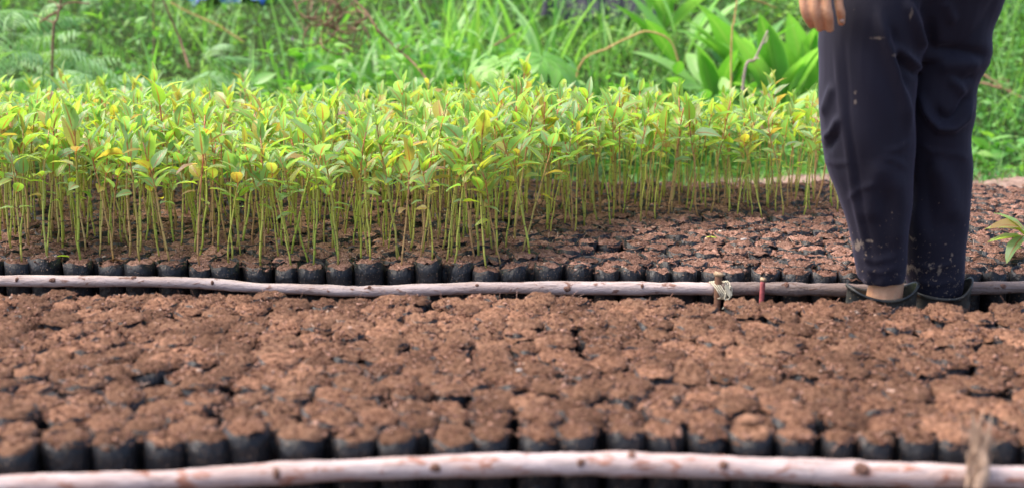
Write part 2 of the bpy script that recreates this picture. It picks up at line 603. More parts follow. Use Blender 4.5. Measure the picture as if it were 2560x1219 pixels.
def tube(pts, rads, seg=8, cap=True, rnd=0.0):
    pts = np.asarray(pts, float)
    n = len(pts)
    rads = np.broadcast_to(np.asarray(rads, float), (n,))
    tg = norm(np.gradient(pts, axis=0))
    ref = np.array([0, 1.0, 0]) if abs(tg[0][1]) < 0.8 else np.array([1.0, 0, 0])
    u = norm(np.cross(tg, ref))
    v = norm(np.cross(tg, u))
    an = np.arange(seg) * 2 * np.pi / seg
    if cap:
        pts = np.vstack([pts[:1], pts, pts[-1:]])
        rads = np.concatenate([[1e-5], rads, [1e-5]])
        u = np.vstack([u[:1], u, u[-1:]])
        v = np.vstack([v[:1], v, v[-1:]])
        n += 2
    V = pts[:, None] + (u[:, None] * np.cos(an)[None, :, None] + v[:, None] * np.sin(an)[None, :, None]) * rads[:, None, None]
    A = np.zeros((n, seg, 3))
    A[..., 0] = np.sin(an)[None]
    A[..., 1] = np.linspace(0, 1, n)[:, None]
    A[..., 2] = rnd
    i, j = np.meshgrid(np.arange(n - 1), np.arange(seg), indexing='ij')
    jn = (j + 1) % seg
    Q = np.stack([i * seg + j, i * seg + jn, (i + 1) * seg + jn, (i + 1) * seg + j], -1).reshape(-1, 4)
    return V.reshape(-1, 3), Q, A.reshape(-1, 3)


def smooth_path(P, n):
    """Catmull-Rom through the points P, n samples."""
    P = np.asarray(P, float)
    P = np.vstack([2 * P[0] - P[1], P, 2 * P[-1] - P[-2]])
    m = len(P) - 3
    out = []
    for t in np.linspace(0, m - 1e-6, n):
        i = int(t)
        f = t - i
        a, b, c, d = P[i:i + 4]
        out.append(0.5 * ((2 * b) + (-a + c) * f + (2 * a - 5 * b + 4 * c - d) * f * f + (-a + 3 * b - 3 * c + d) * f ** 3))
    return np.array(out)


# ------------------------------------------------------------------ ground
def terrain(x, y):
    s = np.clip((y - 4.9) / 4.0, 0, 1)
    s = s * s * (3 - 2 * s)
    z = s * 0.86
    z = z + 0.03 * np.sin(x * 1.7 + 0.6) * np.sin(y * 1.3) * np.clip((y - 4.6) / 2, 0, 1)
    m = np.exp(-((y - 4.62 - 0.12 * np.sin(x * 1.9)) / 0.22) ** 2)
    z = z + m * np.clip((x - 0.3) / 0.8, 0.15, 1) * (0.035 + 0.03 * np.sin(x * 3.1 + 1.0) + 0.02 * np.sin(x * 7.7 + y * 5) + 0.05 * np.exp(-((x - 1.35) / 0.55) ** 2))
    return z


xs = np.unique(np.concatenate([np.linspace(-80, -4, 20), np.linspace(-4, 4, 161), np.linspace(4, 80, 20)]))
ys = np.unique(np.concatenate([np.linspace(-30, 0, 8), np.linspace(0, 10, 161), np.linspace(10, 200, 24)]))
gx, gy = np.meshgrid(xs, ys)
gz = terrain(gx, gy) + rng.normal(0, 0.004, gx.shape)
V = np.stack([gx, gy, gz], -1).reshape(-1, 3)
ny, nx = gx.shape
i, j = np.meshgrid(np.arange(ny - 1), np.arange(nx - 1), indexing='ij')
Q = np.stack([i * nx + j, i * nx + j + 1, (i + 1) * nx + j + 1, (i + 1) * nx + j], -1).reshape(-1, 4)
link('ground', mesh_np('ground', V, Q, [MAT['ground']]), kind='structure')

# ------------------------------------------------------------------ nursery bags
ZT = 0.13


def film_geo(seed, seg=20, lip=0.0, r=0.033):
    g = np.random.default_rng(seed)
    an = np.arange(seg) * 2 * np.pi / seg
    ph = g.random(6) * 6.28
    wob = 1 + 0.025 * np.sin(2 * an + ph[0]) + 0.02 * np.sin(3 * an + ph[1]) + 0.012 * np.sin(7 * an + ph[2])
    rimz = ZT + 0.0025 * np.sin(2 * an + ph[3]) + 0.002 * np.sin(5 * an + ph[4])
    if lip:
        rimz = rimz + lip * (0.5 + 0.5 * np.sin(an + ph[5])) + lip * 0.5 * np.maximum(0, np.sin(3 * an + ph[2]))
    rows = [(0.0, 0.96), (0.03, 1.02), (0.06, 1.0), (0.085, 1.012), (0.108, 1.0), (1.0, 1.0)]
    drift = g.random() * 6.28
    V, A = [], []
    for kk, (z, s) in enumerate(rows):
        zz = np.full(seg, z) if z < 0.5 else rimz
        cre = 1 + g.normal(0, 0.011, seg) + 0.022 * np.sin(5 * an + ph[0] + kk * 0.4 + drift) * (z > 0.05)
        rr = r * s * wob * cre
        V.append(np.stack([rr * np.cos(an), rr * np.sin(an), zz], -1))
    # inner face of the film, going down inside
    V.append(np.stack([r * 0.965 * wob * np.cos(an), r * 0.965 * wob * np.sin(an), rimz - 0.0005], -1))
    V.append(np.stack([r * 0.93 * wob * np.cos(an), r * 0.93 * wob * np.sin(an), np.full(seg, ZT - 0.022)], -1))
    n = len(V)
    V = np.concatenate(V)
    i, j = np.meshgrid(np.arange(n - 1), np.arange(seg), indexing='ij')
    jn = (j + 1) % seg
    Q = np.stack([i * seg + j, i * seg + jn, (i + 1) * seg + jn, (i + 1) * seg + j], -1).reshape(-1, 4)
    return V, Q


def soil_geo(seed, seg=20, rings=6, r=0.0325, dome=0.010, sink=0.0, rough=0.0022):
    g = np.random.default_rng(seed)
    an = np.arange(seg) * 2 * np.pi / seg
    ph = g.random(8) * 6.28
    V = []
    for k in range(rings + 1):
        f = k / rings
        rr = r * f * (1 + 0.03 * np.sin(3 * an + ph[0]) * f)
        x, y = rr * np.cos(an), rr * np.sin(an)
        z = ZT - sink + dome * (1 - f ** 2.4)
        z = z + (0.0028 * np.sin(x * 60 + ph[4]) + 0.0022 * np.sin(y * 70 + ph[5])) * (f if k else 0) + 0.0012 * np.sin(x * 150 + ph[1]) * np.sin(y * 170 + ph[2]) + 0.0015 * np.sin(x * 330 + ph[3] + y * 210)
        z = z + g.normal(0, rough, seg) * (1 if k else 0)
        if k == rings:
            z = z - 0.004
        V.append(np.stack([x, y, z], -1))
    n = len(V)
    V = np.concatenate(V)
    i, j = np.meshgrid(np.arange(n - 1), np.arange(seg), indexing='ij')
    jn = (j + 1) % seg
    Q = np.stack([i * seg + j, i * seg + jn, (i + 1) * seg + jn, (i + 1) * seg + j], -1).reshape(-1, 4)
    return V, Q


NV = 12
film_near = [film_geo(100 + k, lip=0.0015) for k in range(NV)]
film_far = [film_geo(200 + k, lip=0.0035) for k in range(NV)]
soil_near = [soil_geo(300 + k, dome=0.0055, rough=0.0017, rings=7) for k in range(NV)]
soil_far = [soil_geo(400 + k, dome=0.0035, sink=0.0005, r=0.0324, rough=0.0022) for k in range(NV)]

# near bed front row, rim centres in pixels of the photograph (left edge, right edge, y of the rim's front)
near_row = [(-150, -30, 1135), (-28, 76, 1128), (88, 205, 1118), (210, 325, 1122), (335, 450, 1115), (455, 566, 1105), (572, 685, 1078), (690, 815, 1098),
            (820, 940, 1103), (945, 1046, 1100), (1052, 1175, 1106), (1180, 1280, 1100), (1285, 1395, 1103), (1402, 1506, 1082),
            (1514, 1610, 1084), (1614, 1725, 1100), (1730, 1830, 1098), (1835, 1948, 1095), (1958, 2066, 1112), (2074, 2156, 1110),
            (2160, 2255, 1118), (2260, 2356, 1108), (2362, 2458, 1110), (2464, 2556, 1105), (2560, 2660, 1110), (2664, 2760, 1110)]
far_row = [(-160, -82, 658), (-80, -4, 658), (-2, 70, 660), (73, 150, 655), (152, 225, 663), (228, 303, 665), (306, 380, 663), (383, 457, 667), (460, 515, 672), (517, 592, 668),
           (597, 670, 676), (674, 737, 676), (740, 808, 672), (815, 885, 670), (890, 962, 661), (965, 1038, 674), (1040, 1110, 660), (1112, 1176, 668),
           (1180, 1252, 682), (1255, 1328, 672), (1330, 1402, 672), (1404, 1476, 672), (1480, 1548, 681), (1552, 1613, 676), (1617, 1682, 684),
           (1684, 1749, 680), (1750, 1812, 684), (1815, 1881, 684), (1884, 1957, 685), (1960, 2035, 686), (2037, 2110, 688), (2113, 2180, 690),
           (2183, 2250, 690), (2254, 2325, 690), (2329, 2400, 688), (2404, 2468, 688), (2472, 2530, 686), (2534, 2600, 684), (2604, 2670, 684), (2674, 2740, 684)]


def front_bags(rows, tag):
    out = []
    for i_, (a, b, y) in enumerate(rows):
        pa, pb = on_z(a, y, ZT), on_z(b, y, ZT)
        r = (pb[0] - pa[0]) / 2
        base_y = np.polyval(np.polyfit([q[0] for q in rows], [on_z(q[0], q[2], ZT)[1] for q in rows], 2), a)
        dz = (on_z(a, y, ZT)[1] - base_y) * 0.22        # a rim higher in the picture belongs to a fuller bag
        out.append(dict(x=(pa[0] + pb[0]) / 2, y=base_y + r, r=r * 0.985, z=float(np.clip(dz, -0.008, 0.02)), row=0, bed=tag, front=True))
    return out


nb0, fb0 = front_bags(near_row, 'near'), front_bags(far_row, 'far')


def fill(front, nrows, dy, p, tag, ext):
    xsF = np.array([b['x'] for b in front])
    ysF = np.array([b['y'] for b in front])
    co = np.polyfit(xsF, ysF, 1)
    out = list(front)
    prev = list(front)
    for k in range(1, nrows):
        half = (max(abs(xsF.min()), xsF.max()) + ext * k)
        x = -half + rng.random() * p
        while x < half:
            pp = p * (1 + rng.normal(0, 0.05))
            yy = np.interp(x, xsF, ysF) * max(0, 1 - k / 5) + np.polyval(co, x) * min(1, k / 5) + k * dy
            wav = 0.006 * math.sin(x * 5 + k * 0.7)
            out.append(dict(x=x + rng.normal(0, 0.003), y=yy + wav + rng.normal(0, 0.0055), r=pp * 0.5 * rng.uniform(0.94, 1.05),
                            z=float(np.clip(rng.normal(0, 0.0033), -0.007, 0.006) - (0.012 if rng.random() < 0.10 else 0)), row=k, bed=tag, front=False))
            x += pp
    return out


near_bags = fill(nb0, 16, 0.0585, 0.063, 'near', 0.022)
far_bags = fill(fb0, 24, 0.0578, 0.0635, 'far', 0.028)
near_bags = [b for b in near_bags if b['y'] < np.interp(proj((b['x'], b['y'], ZT))[0], [0, 1300, 1900, 2560], [2.485, 2.475, 2.445, 2.395])]
for b in near_bags + far_bags:
    b['px'], b['py'], b['dep'] = proj((b['x'], b['y'], ZT))
    b['in'] = -30 < b['px'] < 2590 and b['py'] < 1219 + 60


def hidden(b):
    return b['bed'] == 'far' and 2130 < b['px'] < 2400 and b['row'] < 30


allb = near_bags + far_bags
allb = [b for b in allb if -260 < b['px'] < 2820]
for k, b in enumerate(allb):
    b['v'] = int(rng.integers(NV))
    b['rot'] = rng.random() * 6.283
    b['score'] = (1 / b['dep']) * (3 if b['front'] else 1) if b['in'] and not hidden(b) else 0
order = sorted(allb, key=lambda b: -b['score'])
single = [b for b in order[:296] if b['score'] > 0]
ids = {id(b) for b in single}
rest = [b for b in allb if id(b) not in ids]


def meshes(geos, mat, name):
    out = []
    for V, Q in geos:
        out.append(mesh_np(name, V, Q, [mat], np.zeros((len(V), 3))))
    return out


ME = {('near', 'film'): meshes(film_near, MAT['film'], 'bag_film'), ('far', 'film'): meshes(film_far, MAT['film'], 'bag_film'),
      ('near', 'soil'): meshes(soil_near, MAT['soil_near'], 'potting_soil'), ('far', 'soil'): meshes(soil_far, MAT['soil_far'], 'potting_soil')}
GE = {('near', 'film'): film_near, ('far', 'film'): film_far, ('near', 'soil'): soil_near, ('far', 'soil'): soil_far}


def ordinal(n):
    return '%d%s' % (n, 'th' if 10 <= n % 100 <= 20 else {1: 'st', 2: 'nd', 3: 'rd'}.get(n % 10, 'th'))


from collections import defaultdict
rowsd = defaultdict(list)
for b in single:
    rowsd[(b['bed'], b['row'])].append(b)
for key, L in rowsd.items():
    L.sort(key=lambda b: b['px'])
    for n_, b in enumerate(L):
        b['ord'] = n_ + 1
        b['n'] = len(L)


def bag_label(b):
    side = ordinal(b['ord']) + ' from left' if b['ord'] <= b['n'] / 2 else ordinal(b['n'] - b['ord'] + 1) + ' from right'
    look = 'tall shiny' if b['z'] > 0.006 else ('low' if b['z'] < -0.005 else 'black')
    if b['bed'] == 'near' and b['row'] == 0:
        return '%s soil bag right behind the near pole, %s' % (look, side)
    if b['bed'] == 'far':
        return '%s soil bag in front row behind the far pole, %s' % (look, side)
    return '%s soil bag, %s row behind the near pole, %s' % (look, ordinal(b['row'] + 1), side)


for b in single:
    sc = b['r'] / 0.033
    far = b['bed'] == 'far'
    root = link('nursery_bag', ME[(b['bed'], 'film')][b['v']], None, bag_label(b), 'soil bag',
                'soil bags of the front row of the far bed' if far else 'soil filled bags of the near bed')
    root.location = (b['x'], b['y'], b['z'] - 0.012)
    root.rotation_euler = (rng.normal(0, 0.035), rng.normal(0, 0.035), b['rot'])
    root.scale = (sc, sc, 1 + 0.012 / ZT)
    so = link('potting_soil', ME[(b['bed'], 'soil')][(b['v'] * 5 + 3) % NV], root)
    s2 = (rng.uniform(1.02, 1.12) if b['row'] < 6 and b['x'] < 0.35 + 0.1 * math.sin(b['row'] * 2) else rng.uniform(1.08, 1.20)) if not far else (rng.uniform(1.01, 1.09) if not b['front'] else 0.99)
    if b['front']:
        s2 = min(s2, 1.0)
    b['s2'] = s2
    so.scale = (s2, s2, 1)

acc = Acc()
for b in rest:
    sc = b['r'] / 0.033
    far = b['bed'] == 'far'
    b['s2'] = (rng.uniform(1.02, 1.12) if b['row'] < 6 and b['x'] < 0.35 + 0.1 * math.sin(b['row'] * 2) else rng.uniform(1.08, 1.20)) if not far else rng.uniform(1.02, 1.13)
    c_, s_ = math.cos(b['rot']), math.sin(b['rot'])
    rz = rng.random()
    for part, mi in (('film', 0), ('soil', 2 if far else 1)):
        Vg, Qg = GE[(b['bed'], part)][b['v'] if part == 'film' else (b['v'] * 5 + 3) % NV]
        V = Vg.copy()
        q = b['s2'] if part == 'soil' else 1.0
        x, y = V[:, 0] * sc * q, V[:, 1] * sc * q
        V = np.stack([x * c_ - y * s_ + b['x'], x * s_ + y * c_ + b['y'], V[:, 2] * (1 + 0.012 / ZT) + b['z'] - 0.012], -1)
        A = np.zeros((len(V), 3))
        A[:, 2] = rz
        acc.add(V, Qg, A, mi)
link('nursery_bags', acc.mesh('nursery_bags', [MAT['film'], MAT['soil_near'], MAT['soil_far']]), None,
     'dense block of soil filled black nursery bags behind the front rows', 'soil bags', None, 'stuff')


# crumbs and fibres of the soil
def crumbs(bags, per, smin, smax, name, label, colour):
    n = len(bags) * per
    B = np.array([[b['x'], b['y'], b['z'], b['r'] * b['s2'], 1.0 if b['bed'] == 'far' else 0.0] for b in bags])
    B = np.repeat(B, per, 0)
    r = np.sqrt(rng.random(n)) * 1.0
    a = rng.random(n) * 6.283
    far = B[:, 4] > 0.5
    dome = np.where(far, 0.0035, 0.0055)
    sink = np.where(far, 0.0005, 0.0)
    z = (ZT - sink + dome * (1 - r ** 2.4)) * 1.09 - 0.012 + B[:, 2] + rng.normal(0, 0.0012, n)
    P = np.stack([B[:, 0] + np.cos(a) * r * B[:, 3] * np.where(far, 1.0, 1.0), B[:, 1] + np.sin(a) * r * B[:, 3] * np.where(far, 1.0, 1.0), z], -1)
    s = smin + (smax - smin) * rng.random(n) ** 2.5
    cube = np.array([[-1, -1, -1], [1, -1, -1], [1, 1, -1], [-1, 1, -1], [-1, -1, 1], [1, -1, 1], [1, 1, 1], [-1, 1, 1]], float)
    ax = rng.uniform(0.45, 1.0, (n, 3)) * [1.3, 1.0, 0.8]
    Vc = cube[None] * ax[:, None] * rng.uniform(0.45, 1.1, (n, 8, 1))
    # random rotation about z and x
    t1, t2 = rng.random(n) * 6.28, rng.normal(0, 0.6, n)
    c1, s1, c2, s2 = np.cos(t1), np.sin(t1), np.cos(t2), np.sin(t2)
    x, y, zz = Vc[..., 0], Vc[..., 1], Vc[..., 2]
    y, zz = y * c2[:, None] - zz * s2[:, None], y * s2[:, None] + zz * c2[:, None]
    x, y = x * c1[:, None] - y * s1[:, None], x * s1[:, None] + y * c1[:, None]
    Vv = np.stack([x, y, zz], -1) * s[:, None, None] * 0.5 + P[:, None]
    q = np.array([[0, 3, 2, 1], [4, 5, 6, 7], [0, 1, 5, 4], [1, 2, 6, 5], [2, 3, 7, 6], [3, 0, 4, 7]])
    Qc = (q[None] + (np.arange(n) * 8)[:, None, None]).reshape(-1, 4)
    A = np.zeros((n, 8, 3))
    A[..., 2] = np.clip(rng.beta(2.2, 2.6, n) * colour, 0, 1)[:, None]
    ac = Acc().add(Vv.reshape(-1, 3), Qc, A.reshape(-1, 3))
    # coir fibres
    m = n // 4
    sel = rng.integers(0, n, m)
    d = np.stack([rng.normal(0, 1, m), rng.normal(0, 1, m), rng.normal(0.15, 0.35, m)], -1)
    Vr, Qr, Ar = ribbons(P[sel] + [0, 0, 0.001], d, rng.uniform(0.006, 0.022, m), rng.uniform(0.0005, 0.0010, m), rng.uniform(-0.2, 1.2, m), 3, 'thread',
                         rnd=np.clip(rng.beta(3, 2, m) * colour, 0, 1))
    ac.add(Vr, Qr, Ar)
    link(name, ac.mesh(name, MAT['crumb']), None, label, 'soil crumbs', None, 'stuff')


vis_n = [b for b in near_bags if -60 < b['px'] < 2620 and 's2' in b]
vis_f = [b for b in far_bags if -60 < b['px'] < 2620 and 's2' in b]
crumbs(vis_n, 76, 0.0025, 0.0085, 'soil_crumbs', 'loose reddish brown soil crumbs and fibres over the near bed', 1.0)
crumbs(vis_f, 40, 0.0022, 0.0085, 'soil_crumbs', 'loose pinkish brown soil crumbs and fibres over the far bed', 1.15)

# ------------------------------------------------------------------ seedlings
LK = 7


def leaf_geo(seed, young=False):
    g = np.random.default_rng(seed)
    L = 1.0
    V, Q, A = ribbons([[0, 0.0, 0]], [[0, 1, g.uniform(0.0, 0.25)]], L, (0.50 if not young else 0.37) * g.uniform(0.85, 1.15), g.uniform(0.15, 1.15), LK, 'leaf',
                      fold=g.uniform(0.15, 0.45), across=4, rnd=0.0, roll=g.normal(0, 0.15), wave=0.03)
    # short petiole as a thin strip
    V2, Q2, A2 = ribbons([[0, -0.14, -0.02]], [[0, 1, 0.15]], 0.16, 0.035, 0.0, 1, 'thread', across=1, rnd=0.0, roll=0.0)
    A2[:, 0] = 0.0
    A2[:, 1] = 0.0
    return np.vstack([V, V2]), np.vstack([Q, Q2 + len(V)]), np.vstack([A, A2])


leaf_geos = [leaf_geo(500 + k) for k in range(8)] + [leaf_geo(600 + k, True) for k in range(4)]
leaf_me = [mesh_np('leaf', V, Q, [MAT['seedling_leaf']], A) for V, Q, A in leaf_geos]


def seedling_proto(seed):
    """stem points, radii and a list of leaves (variant, matrix) for a plant of height 1 unit = 0.32 m"""
    g = np.random.default_rng(seed)
    h = 0.32
    lean = g.normal(0, 0.10, 2)
    curve = g.normal(0, 0.07, 2)
    n = 9
    t = np.linspace(0, 1, n)
    kink = np.cumsum(g.normal(0, 0.0022, (n, 2)), 0)
    pts = np.stack([h * (lean[0] * t + curve[0] * t * t) + kink[:, 0], h * (lean[1] * t + curve[1] * t * t) + kink[:, 1], h * t], -1)
    pts[0, :2] = 0
    rad = np.interp(t, [0, 0.6, 1], [0.0026, 0.0022, 0.0014])
    leaves = []
    az = g.random() * 6.28
    nodes = [0.50, 0.63, 0.74, 0.84, 0.92, 0.985]
    for ni, tn in enumerate(nodes):
        tn = tn + g.normal(0, 0.012)
        p = np.array([np.interp(tn, t, pts[:, k]) for k in range(3)])
        az += math.pi / 2 + g.normal(0, 0.25)
        for sgn in (0, math.pi):
            if (ni == 0 and g.random() < 0.62) or (ni == 1 and g.random() < 0.3) or g.random() < 0.06:
                continue
            size = [0.048, 0.058, 0.066, 0.068, 0.058, 0.042][ni] * g.uniform(0.8, 1.2)
            pitch = [0.15, 0.50, 0.72, 0.90, 1.08, 1.28][ni] + g.normal(0, 0.28)
            v = int(g.integers(8)) if ni < 4 else 8 + int(g.integers(4))
            a = az + sgn + g.normal(0, 0.2)
            M = Matrix.Translation(Vector(p)) @ Matrix.Rotation(a, 4, 'Z') @ Matrix.Rotation(pitch, 4, 'X') @ Matrix.Rotation(g.normal(0, 0.25), 4, 'Y') \
                @ Matrix.Translation(Vector((0, 0.14 * size, 0))) @ Matrix.Scale(size, 4)
            leaves.append((v, M))
    return pts, rad, leaves


NP = 30
protos = [seedling_proto(900 + k) for k in range(NP)]
stem_geo = [tube(p, r, 5, True) for p, r, l in protos]
stem_me = [mesh_np('stem', V, Q, [MAT['stem']], A) for V, Q, A in stem_geo]


def boundary(px):
    return float(np.interp(px, [-300, 1318, 1322, 1450, 1470, 1700, 2100, 2130], [720, 720, 605, 600, 585, 556, 552, 100]))


spots = []
for b in far_bags:
    if -140 < b['px'] < 2200:
        pxb, pyb, _ = proj((b['x'], b['y'], ZT - 0.01))
        if pyb < boundary(pxb) and not (rng.random() < 0.09):
            spots.append((b, pxb, pyb))
# front row keeps all; sort by distance
plants = []
for b, pxb, pyb in spots:
    hs = rng.normal(0.925 - 0.004 * b['row'], 0.105)
    if b['row'] == 0:
        hs *= 0.97
    hs *= 1.0 + 0.05 * math.sin(b['x'] * 4 + 1)
    plants.append(dict(x=b['x'] + rng.normal(0, 0.006), y=b['y'] + rng.normal(0, 0.006), z=ZT - 0.004 + b['z'], s=float(np.clip(hs, 0.76, 1.22)),
                       v=int(rng.integers(NP)), rot=rng.random() * 6.283, row=b['row'], px=pxb, py=pyb))
plants.sort(key=lambda p: p['y'])
inview = [p for p in plants if -40 < p['px'] < 2140]
ind = inview[:298]
iset = {id(p) for p in ind}
rest_p = [p for p in plants if id(p) not in iset]


def tip(p):
    pts = protos[p['v']][0][-1] * p['s']
    c_, s_ = math.cos(p['rot']), math.sin(p['rot'])
    return pts[0] * c_ - pts[1] * s_, pts[0] * s_ + pts[1] * c_, pts[2]


rowp = defaultdict(list)
for p in ind:
    rowp[p['row']].append(p)
for k, L in rowp.items():
    L.sort(key=lambda p: p['px'])
    for n_, p in enumerate(L):
        tx = tip(p)[0]
        lean = 'leaning left' if tx < -0.018 else ('leaning right' if tx > 0.018 else 'upright')
        size = 'tall' if p['s'] > 1.07 else ('short' if p['s'] < 0.93 else 'slender')
        side = ordinal(n_ + 1) + ' from left' if n_ < len(L) / 2 else ordinal(len(L) - n_) + ' from right'
        if k == 0:
            p['label'] = '%s %s seedling at the front edge of far bed, %s' % (size, lean, side)
        else:
            p['label'] = '%s %s seedling, %s row behind the far pole, %s' % (size, lean, ordinal(k + 1), side)


def place_seedling(p):
    root = link('tree_seedling', None, None, p['label'], 'seedling', p.get('group', 'young tree seedlings growing in the far bed'))
    root.location = (p['x'], p['y'], p['z'])
    root.rotation_euler = (0, 0, p['rot'])
    root.scale = (p['s'],) * 3
    link('stem', stem_me[p['v']], root)
    for v, M in protos[p['v']][2]:
        o = bpy.data.objects.new('leaf', leaf_me[v])
        o.parent = root
        o.matrix_local = M
        C.objects.link(o)
    return root


for p in ind:
    place_seedling(p)
# the loose seedling that reaches in from the right edge
e = on_z(2600, 655, ZT)
side_s = dict(x=e[0], y=e[1], z=ZT - 0.01, s=0.62, v=3, rot=2.0, label='pale green seedling reaching in low at the right picture edge')
edge_root = link('tree_seedling', None, None, side_s['label'], 'seedling')
edge_root.location = (e[0], e[1], ZT - 0.01)
link('stem', mesh_np('stem', *[a for a in tube(smooth_path([[0, 0, 0], [-0.01, 0.0, 0.05], [-0.035, 0.0, 0.085]], 6), [0.002] * 6, 5)[:2]], [MAT['stem']],
                     tube(smooth_path([[0, 0, 0], [-0.01, 0.0, 0.05], [-0.035, 0.0, 0.085]], 6), [0.002] * 6, 5)[2]), edge_root)
for k, (a, pit, sz, v) in enumerate([(1.75, 0.35, 0.075, 0), (1.3, 0.1, 0.070, 1), (2.1, -0.35, 0.070, 2), (1.45, -0.3, 0.066, 5), (1.0, 0.9, 0.07, 3),
                                     (1.8, 0.75, 0.05, 9), (-1.4, 0.4, 0.06, 4), (2.9, 0.2, 0.06, 6), (0.2, 0.3, 0.06, 7), (0.9, -0.5, 0.06, 3)]):
    M = Matrix.Translation(Vector((-0.035, 0, 0.085 - 0.004 * k))) @ Matrix.Rotation(a, 4, 'Z') @ Matrix.Rotation(pit, 4, 'X') @ Matrix.Translation(Vector((0, 0.14 * sz, 0))) @ Matrix.Scale(sz, 4)
    o = link('leaf', leaf_me[v], edge_root)
    o.matrix_local = M @ Matrix.Scale(1.2, 4)

acc = Acc()
for p in rest_p:
    Mr = Matrix.Translation((p['x'], p['y'], p['z'])) @ Matrix.Rotation(p['rot'], 4, 'Z') @ Matrix.Scale(p['s'], 4)
    V, Q, A = stem_geo[p['v']]
    m = np.array(Mr)
    A = A.copy()
    A[:, 2] = rng.random()
    acc.add(V @ m[:3, :3].T + m[:3, 3], Q, A, 0)
    for v, M in protos[p['v']][2]:
        V, Q, A = leaf_geos[v]
        m = np.array(Mr @ M)
        A = A.copy()
        A[:, 2] = rng.random()
        acc.add(V @ m[:3, :3].T + m[:3, 3], Q, A, 1)
link('tree_seedlings', acc.mesh('tree_seedlings', [MAT['stem'], MAT['seedling_leaf']]), None,
     'back of the seedling block, yellow green leaves on thin stems', 'seedlings', None, 'stuff')


# ------------------------------------------------------------------ poles
def pole(name, pix, Y, label, mat, knots, seed, ext=(0.3, 0.3), group=None, ends=None):
    """pix: (px, py_centre, thickness in px); Y: distance, or a function of px"""
    g = np.random.default_rng(seed)
    P, Rr = [], []
    for px, py, th in pix:
        yy = Y(px) if callable(Y) else Y
        p = on_y(px, py, yy)
        P.append(p)
        Rr.append(th / F * proj(p)[2] / 2)
    P = np.array(P)
    if ext[0]:
        P = np.vstack([P[0] + (P[0] - P[1]) / np.linalg.norm(P[0] - P[1]) * ext[0], P])
        Rr = [Rr[0]] + Rr
    if ext[1]:
        P = np.vstack([P, P[-1] + (P[-1] - P[-2]) / np.linalg.norm(P[-1] - P[-2]) * ext[1]])
        Rr = Rr + [Rr[-1]]
    n = 150
    path = smooth_path(P, n)
    rad = np.interp(np.linspace(0, 1, n), np.linspace(0, 1, len(Rr)), Rr)
    s = np.linspace(0, 1, n)
    rad = rad * (1 + 0.06 * np.sin(s * 37 + seed) + 0.045 * np.sin(s * 83 + 2 * seed) + g.normal(0, 0.008, n))
    for kx in knots:
        kp = on_y(kx[0], 700, Y(kx[0]) if callable(Y) else Y)[0]
        rad = rad * (1 + kx[1] * np.exp(-((path[:, 0] - kp) / 0.012) ** 2))
    V, Q, A = tube(path, rad, 16)
    V = V + g.normal(0, 0.0003, V.shape)
    root = link(name, mesh_np(name, V, Q, [mat], A), None, label, 'wooden pole', group)
    for kx in knots:
        kp = on_y(kx[0], 700, Y(kx[0]) if callable(Y) else Y)[0]
        i_ = int(np.argmin(abs(path[:, 0] - kp)))
        c = path[i_]
        a = kx[2]
        out = np.array([0, -math.cos(a), math.sin(a)])
        c = c + out * rad[i_] * 0.97
        # flat ring shaped scar
        rr = kx[3] * g.uniform(0.8, 1.1)
        kx_w = g.uniform(0.3, 1.5)
        rings = []
        up = np.cross(out, [1, 0, 0])
        for f, dz in ((0.01, 0.0028), (0.45, 0.0026), (0.75, 0.0022), (1.0, 0.0012), (1.3, -0.003)):
            an = np.arange(10) * 0.6283
            rings.append(c + out * (dz - rr * rr * f * f / (rad[i_] * 2) * (np.sin(an) ** 2)[:, None]) + (np.cos(an)[:, None] * np.array([kx_w, 0, 0]) + np.sin(an)[:, None] * up) * rr * f)
        Vk = np.concatenate(rings)
        Vk = Vk + g.normal(0, rr * 0.09, Vk.shape)
        i2, j2 = np.meshgrid(np.arange(4), np.arange(10), indexing='ij')
        jn = (j2 + 1) % 10
        Qk = np.stack([i2 * 10 + j2, i2 * 10 + jn, (i2 + 1) * 10 + jn, (i2 + 1) * 10 + j2], -1).reshape(-1, 4)
        link('knot', mesh_np('knot', Vk, Qk, [MAT['knot']]), root)
    return root, path, rad


def yfar(px):
    i_ = np.clip(px, -150, 2700)
    return float(np.interp(i_, [(a + b) / 2 for a, b, y in far_row], [q['y'] - q['r'] for q in fb0])) - 0.019


yf_lin = np.polyfit([-100, 600, 1300, 2000, 2600], [yfar(v) for v in (-100, 600, 1300, 2000, 2600)], 1)
YF = lambda px: float(np.polyval(yf_lin, px)) - 0.006
yn_lin = np.polyfit([q[0] for q in near_row], [b['y'] - b['r'] for b in nb0], 2)
YN = lambda px: float(np.polyval(yn_lin, px)) - 0.026

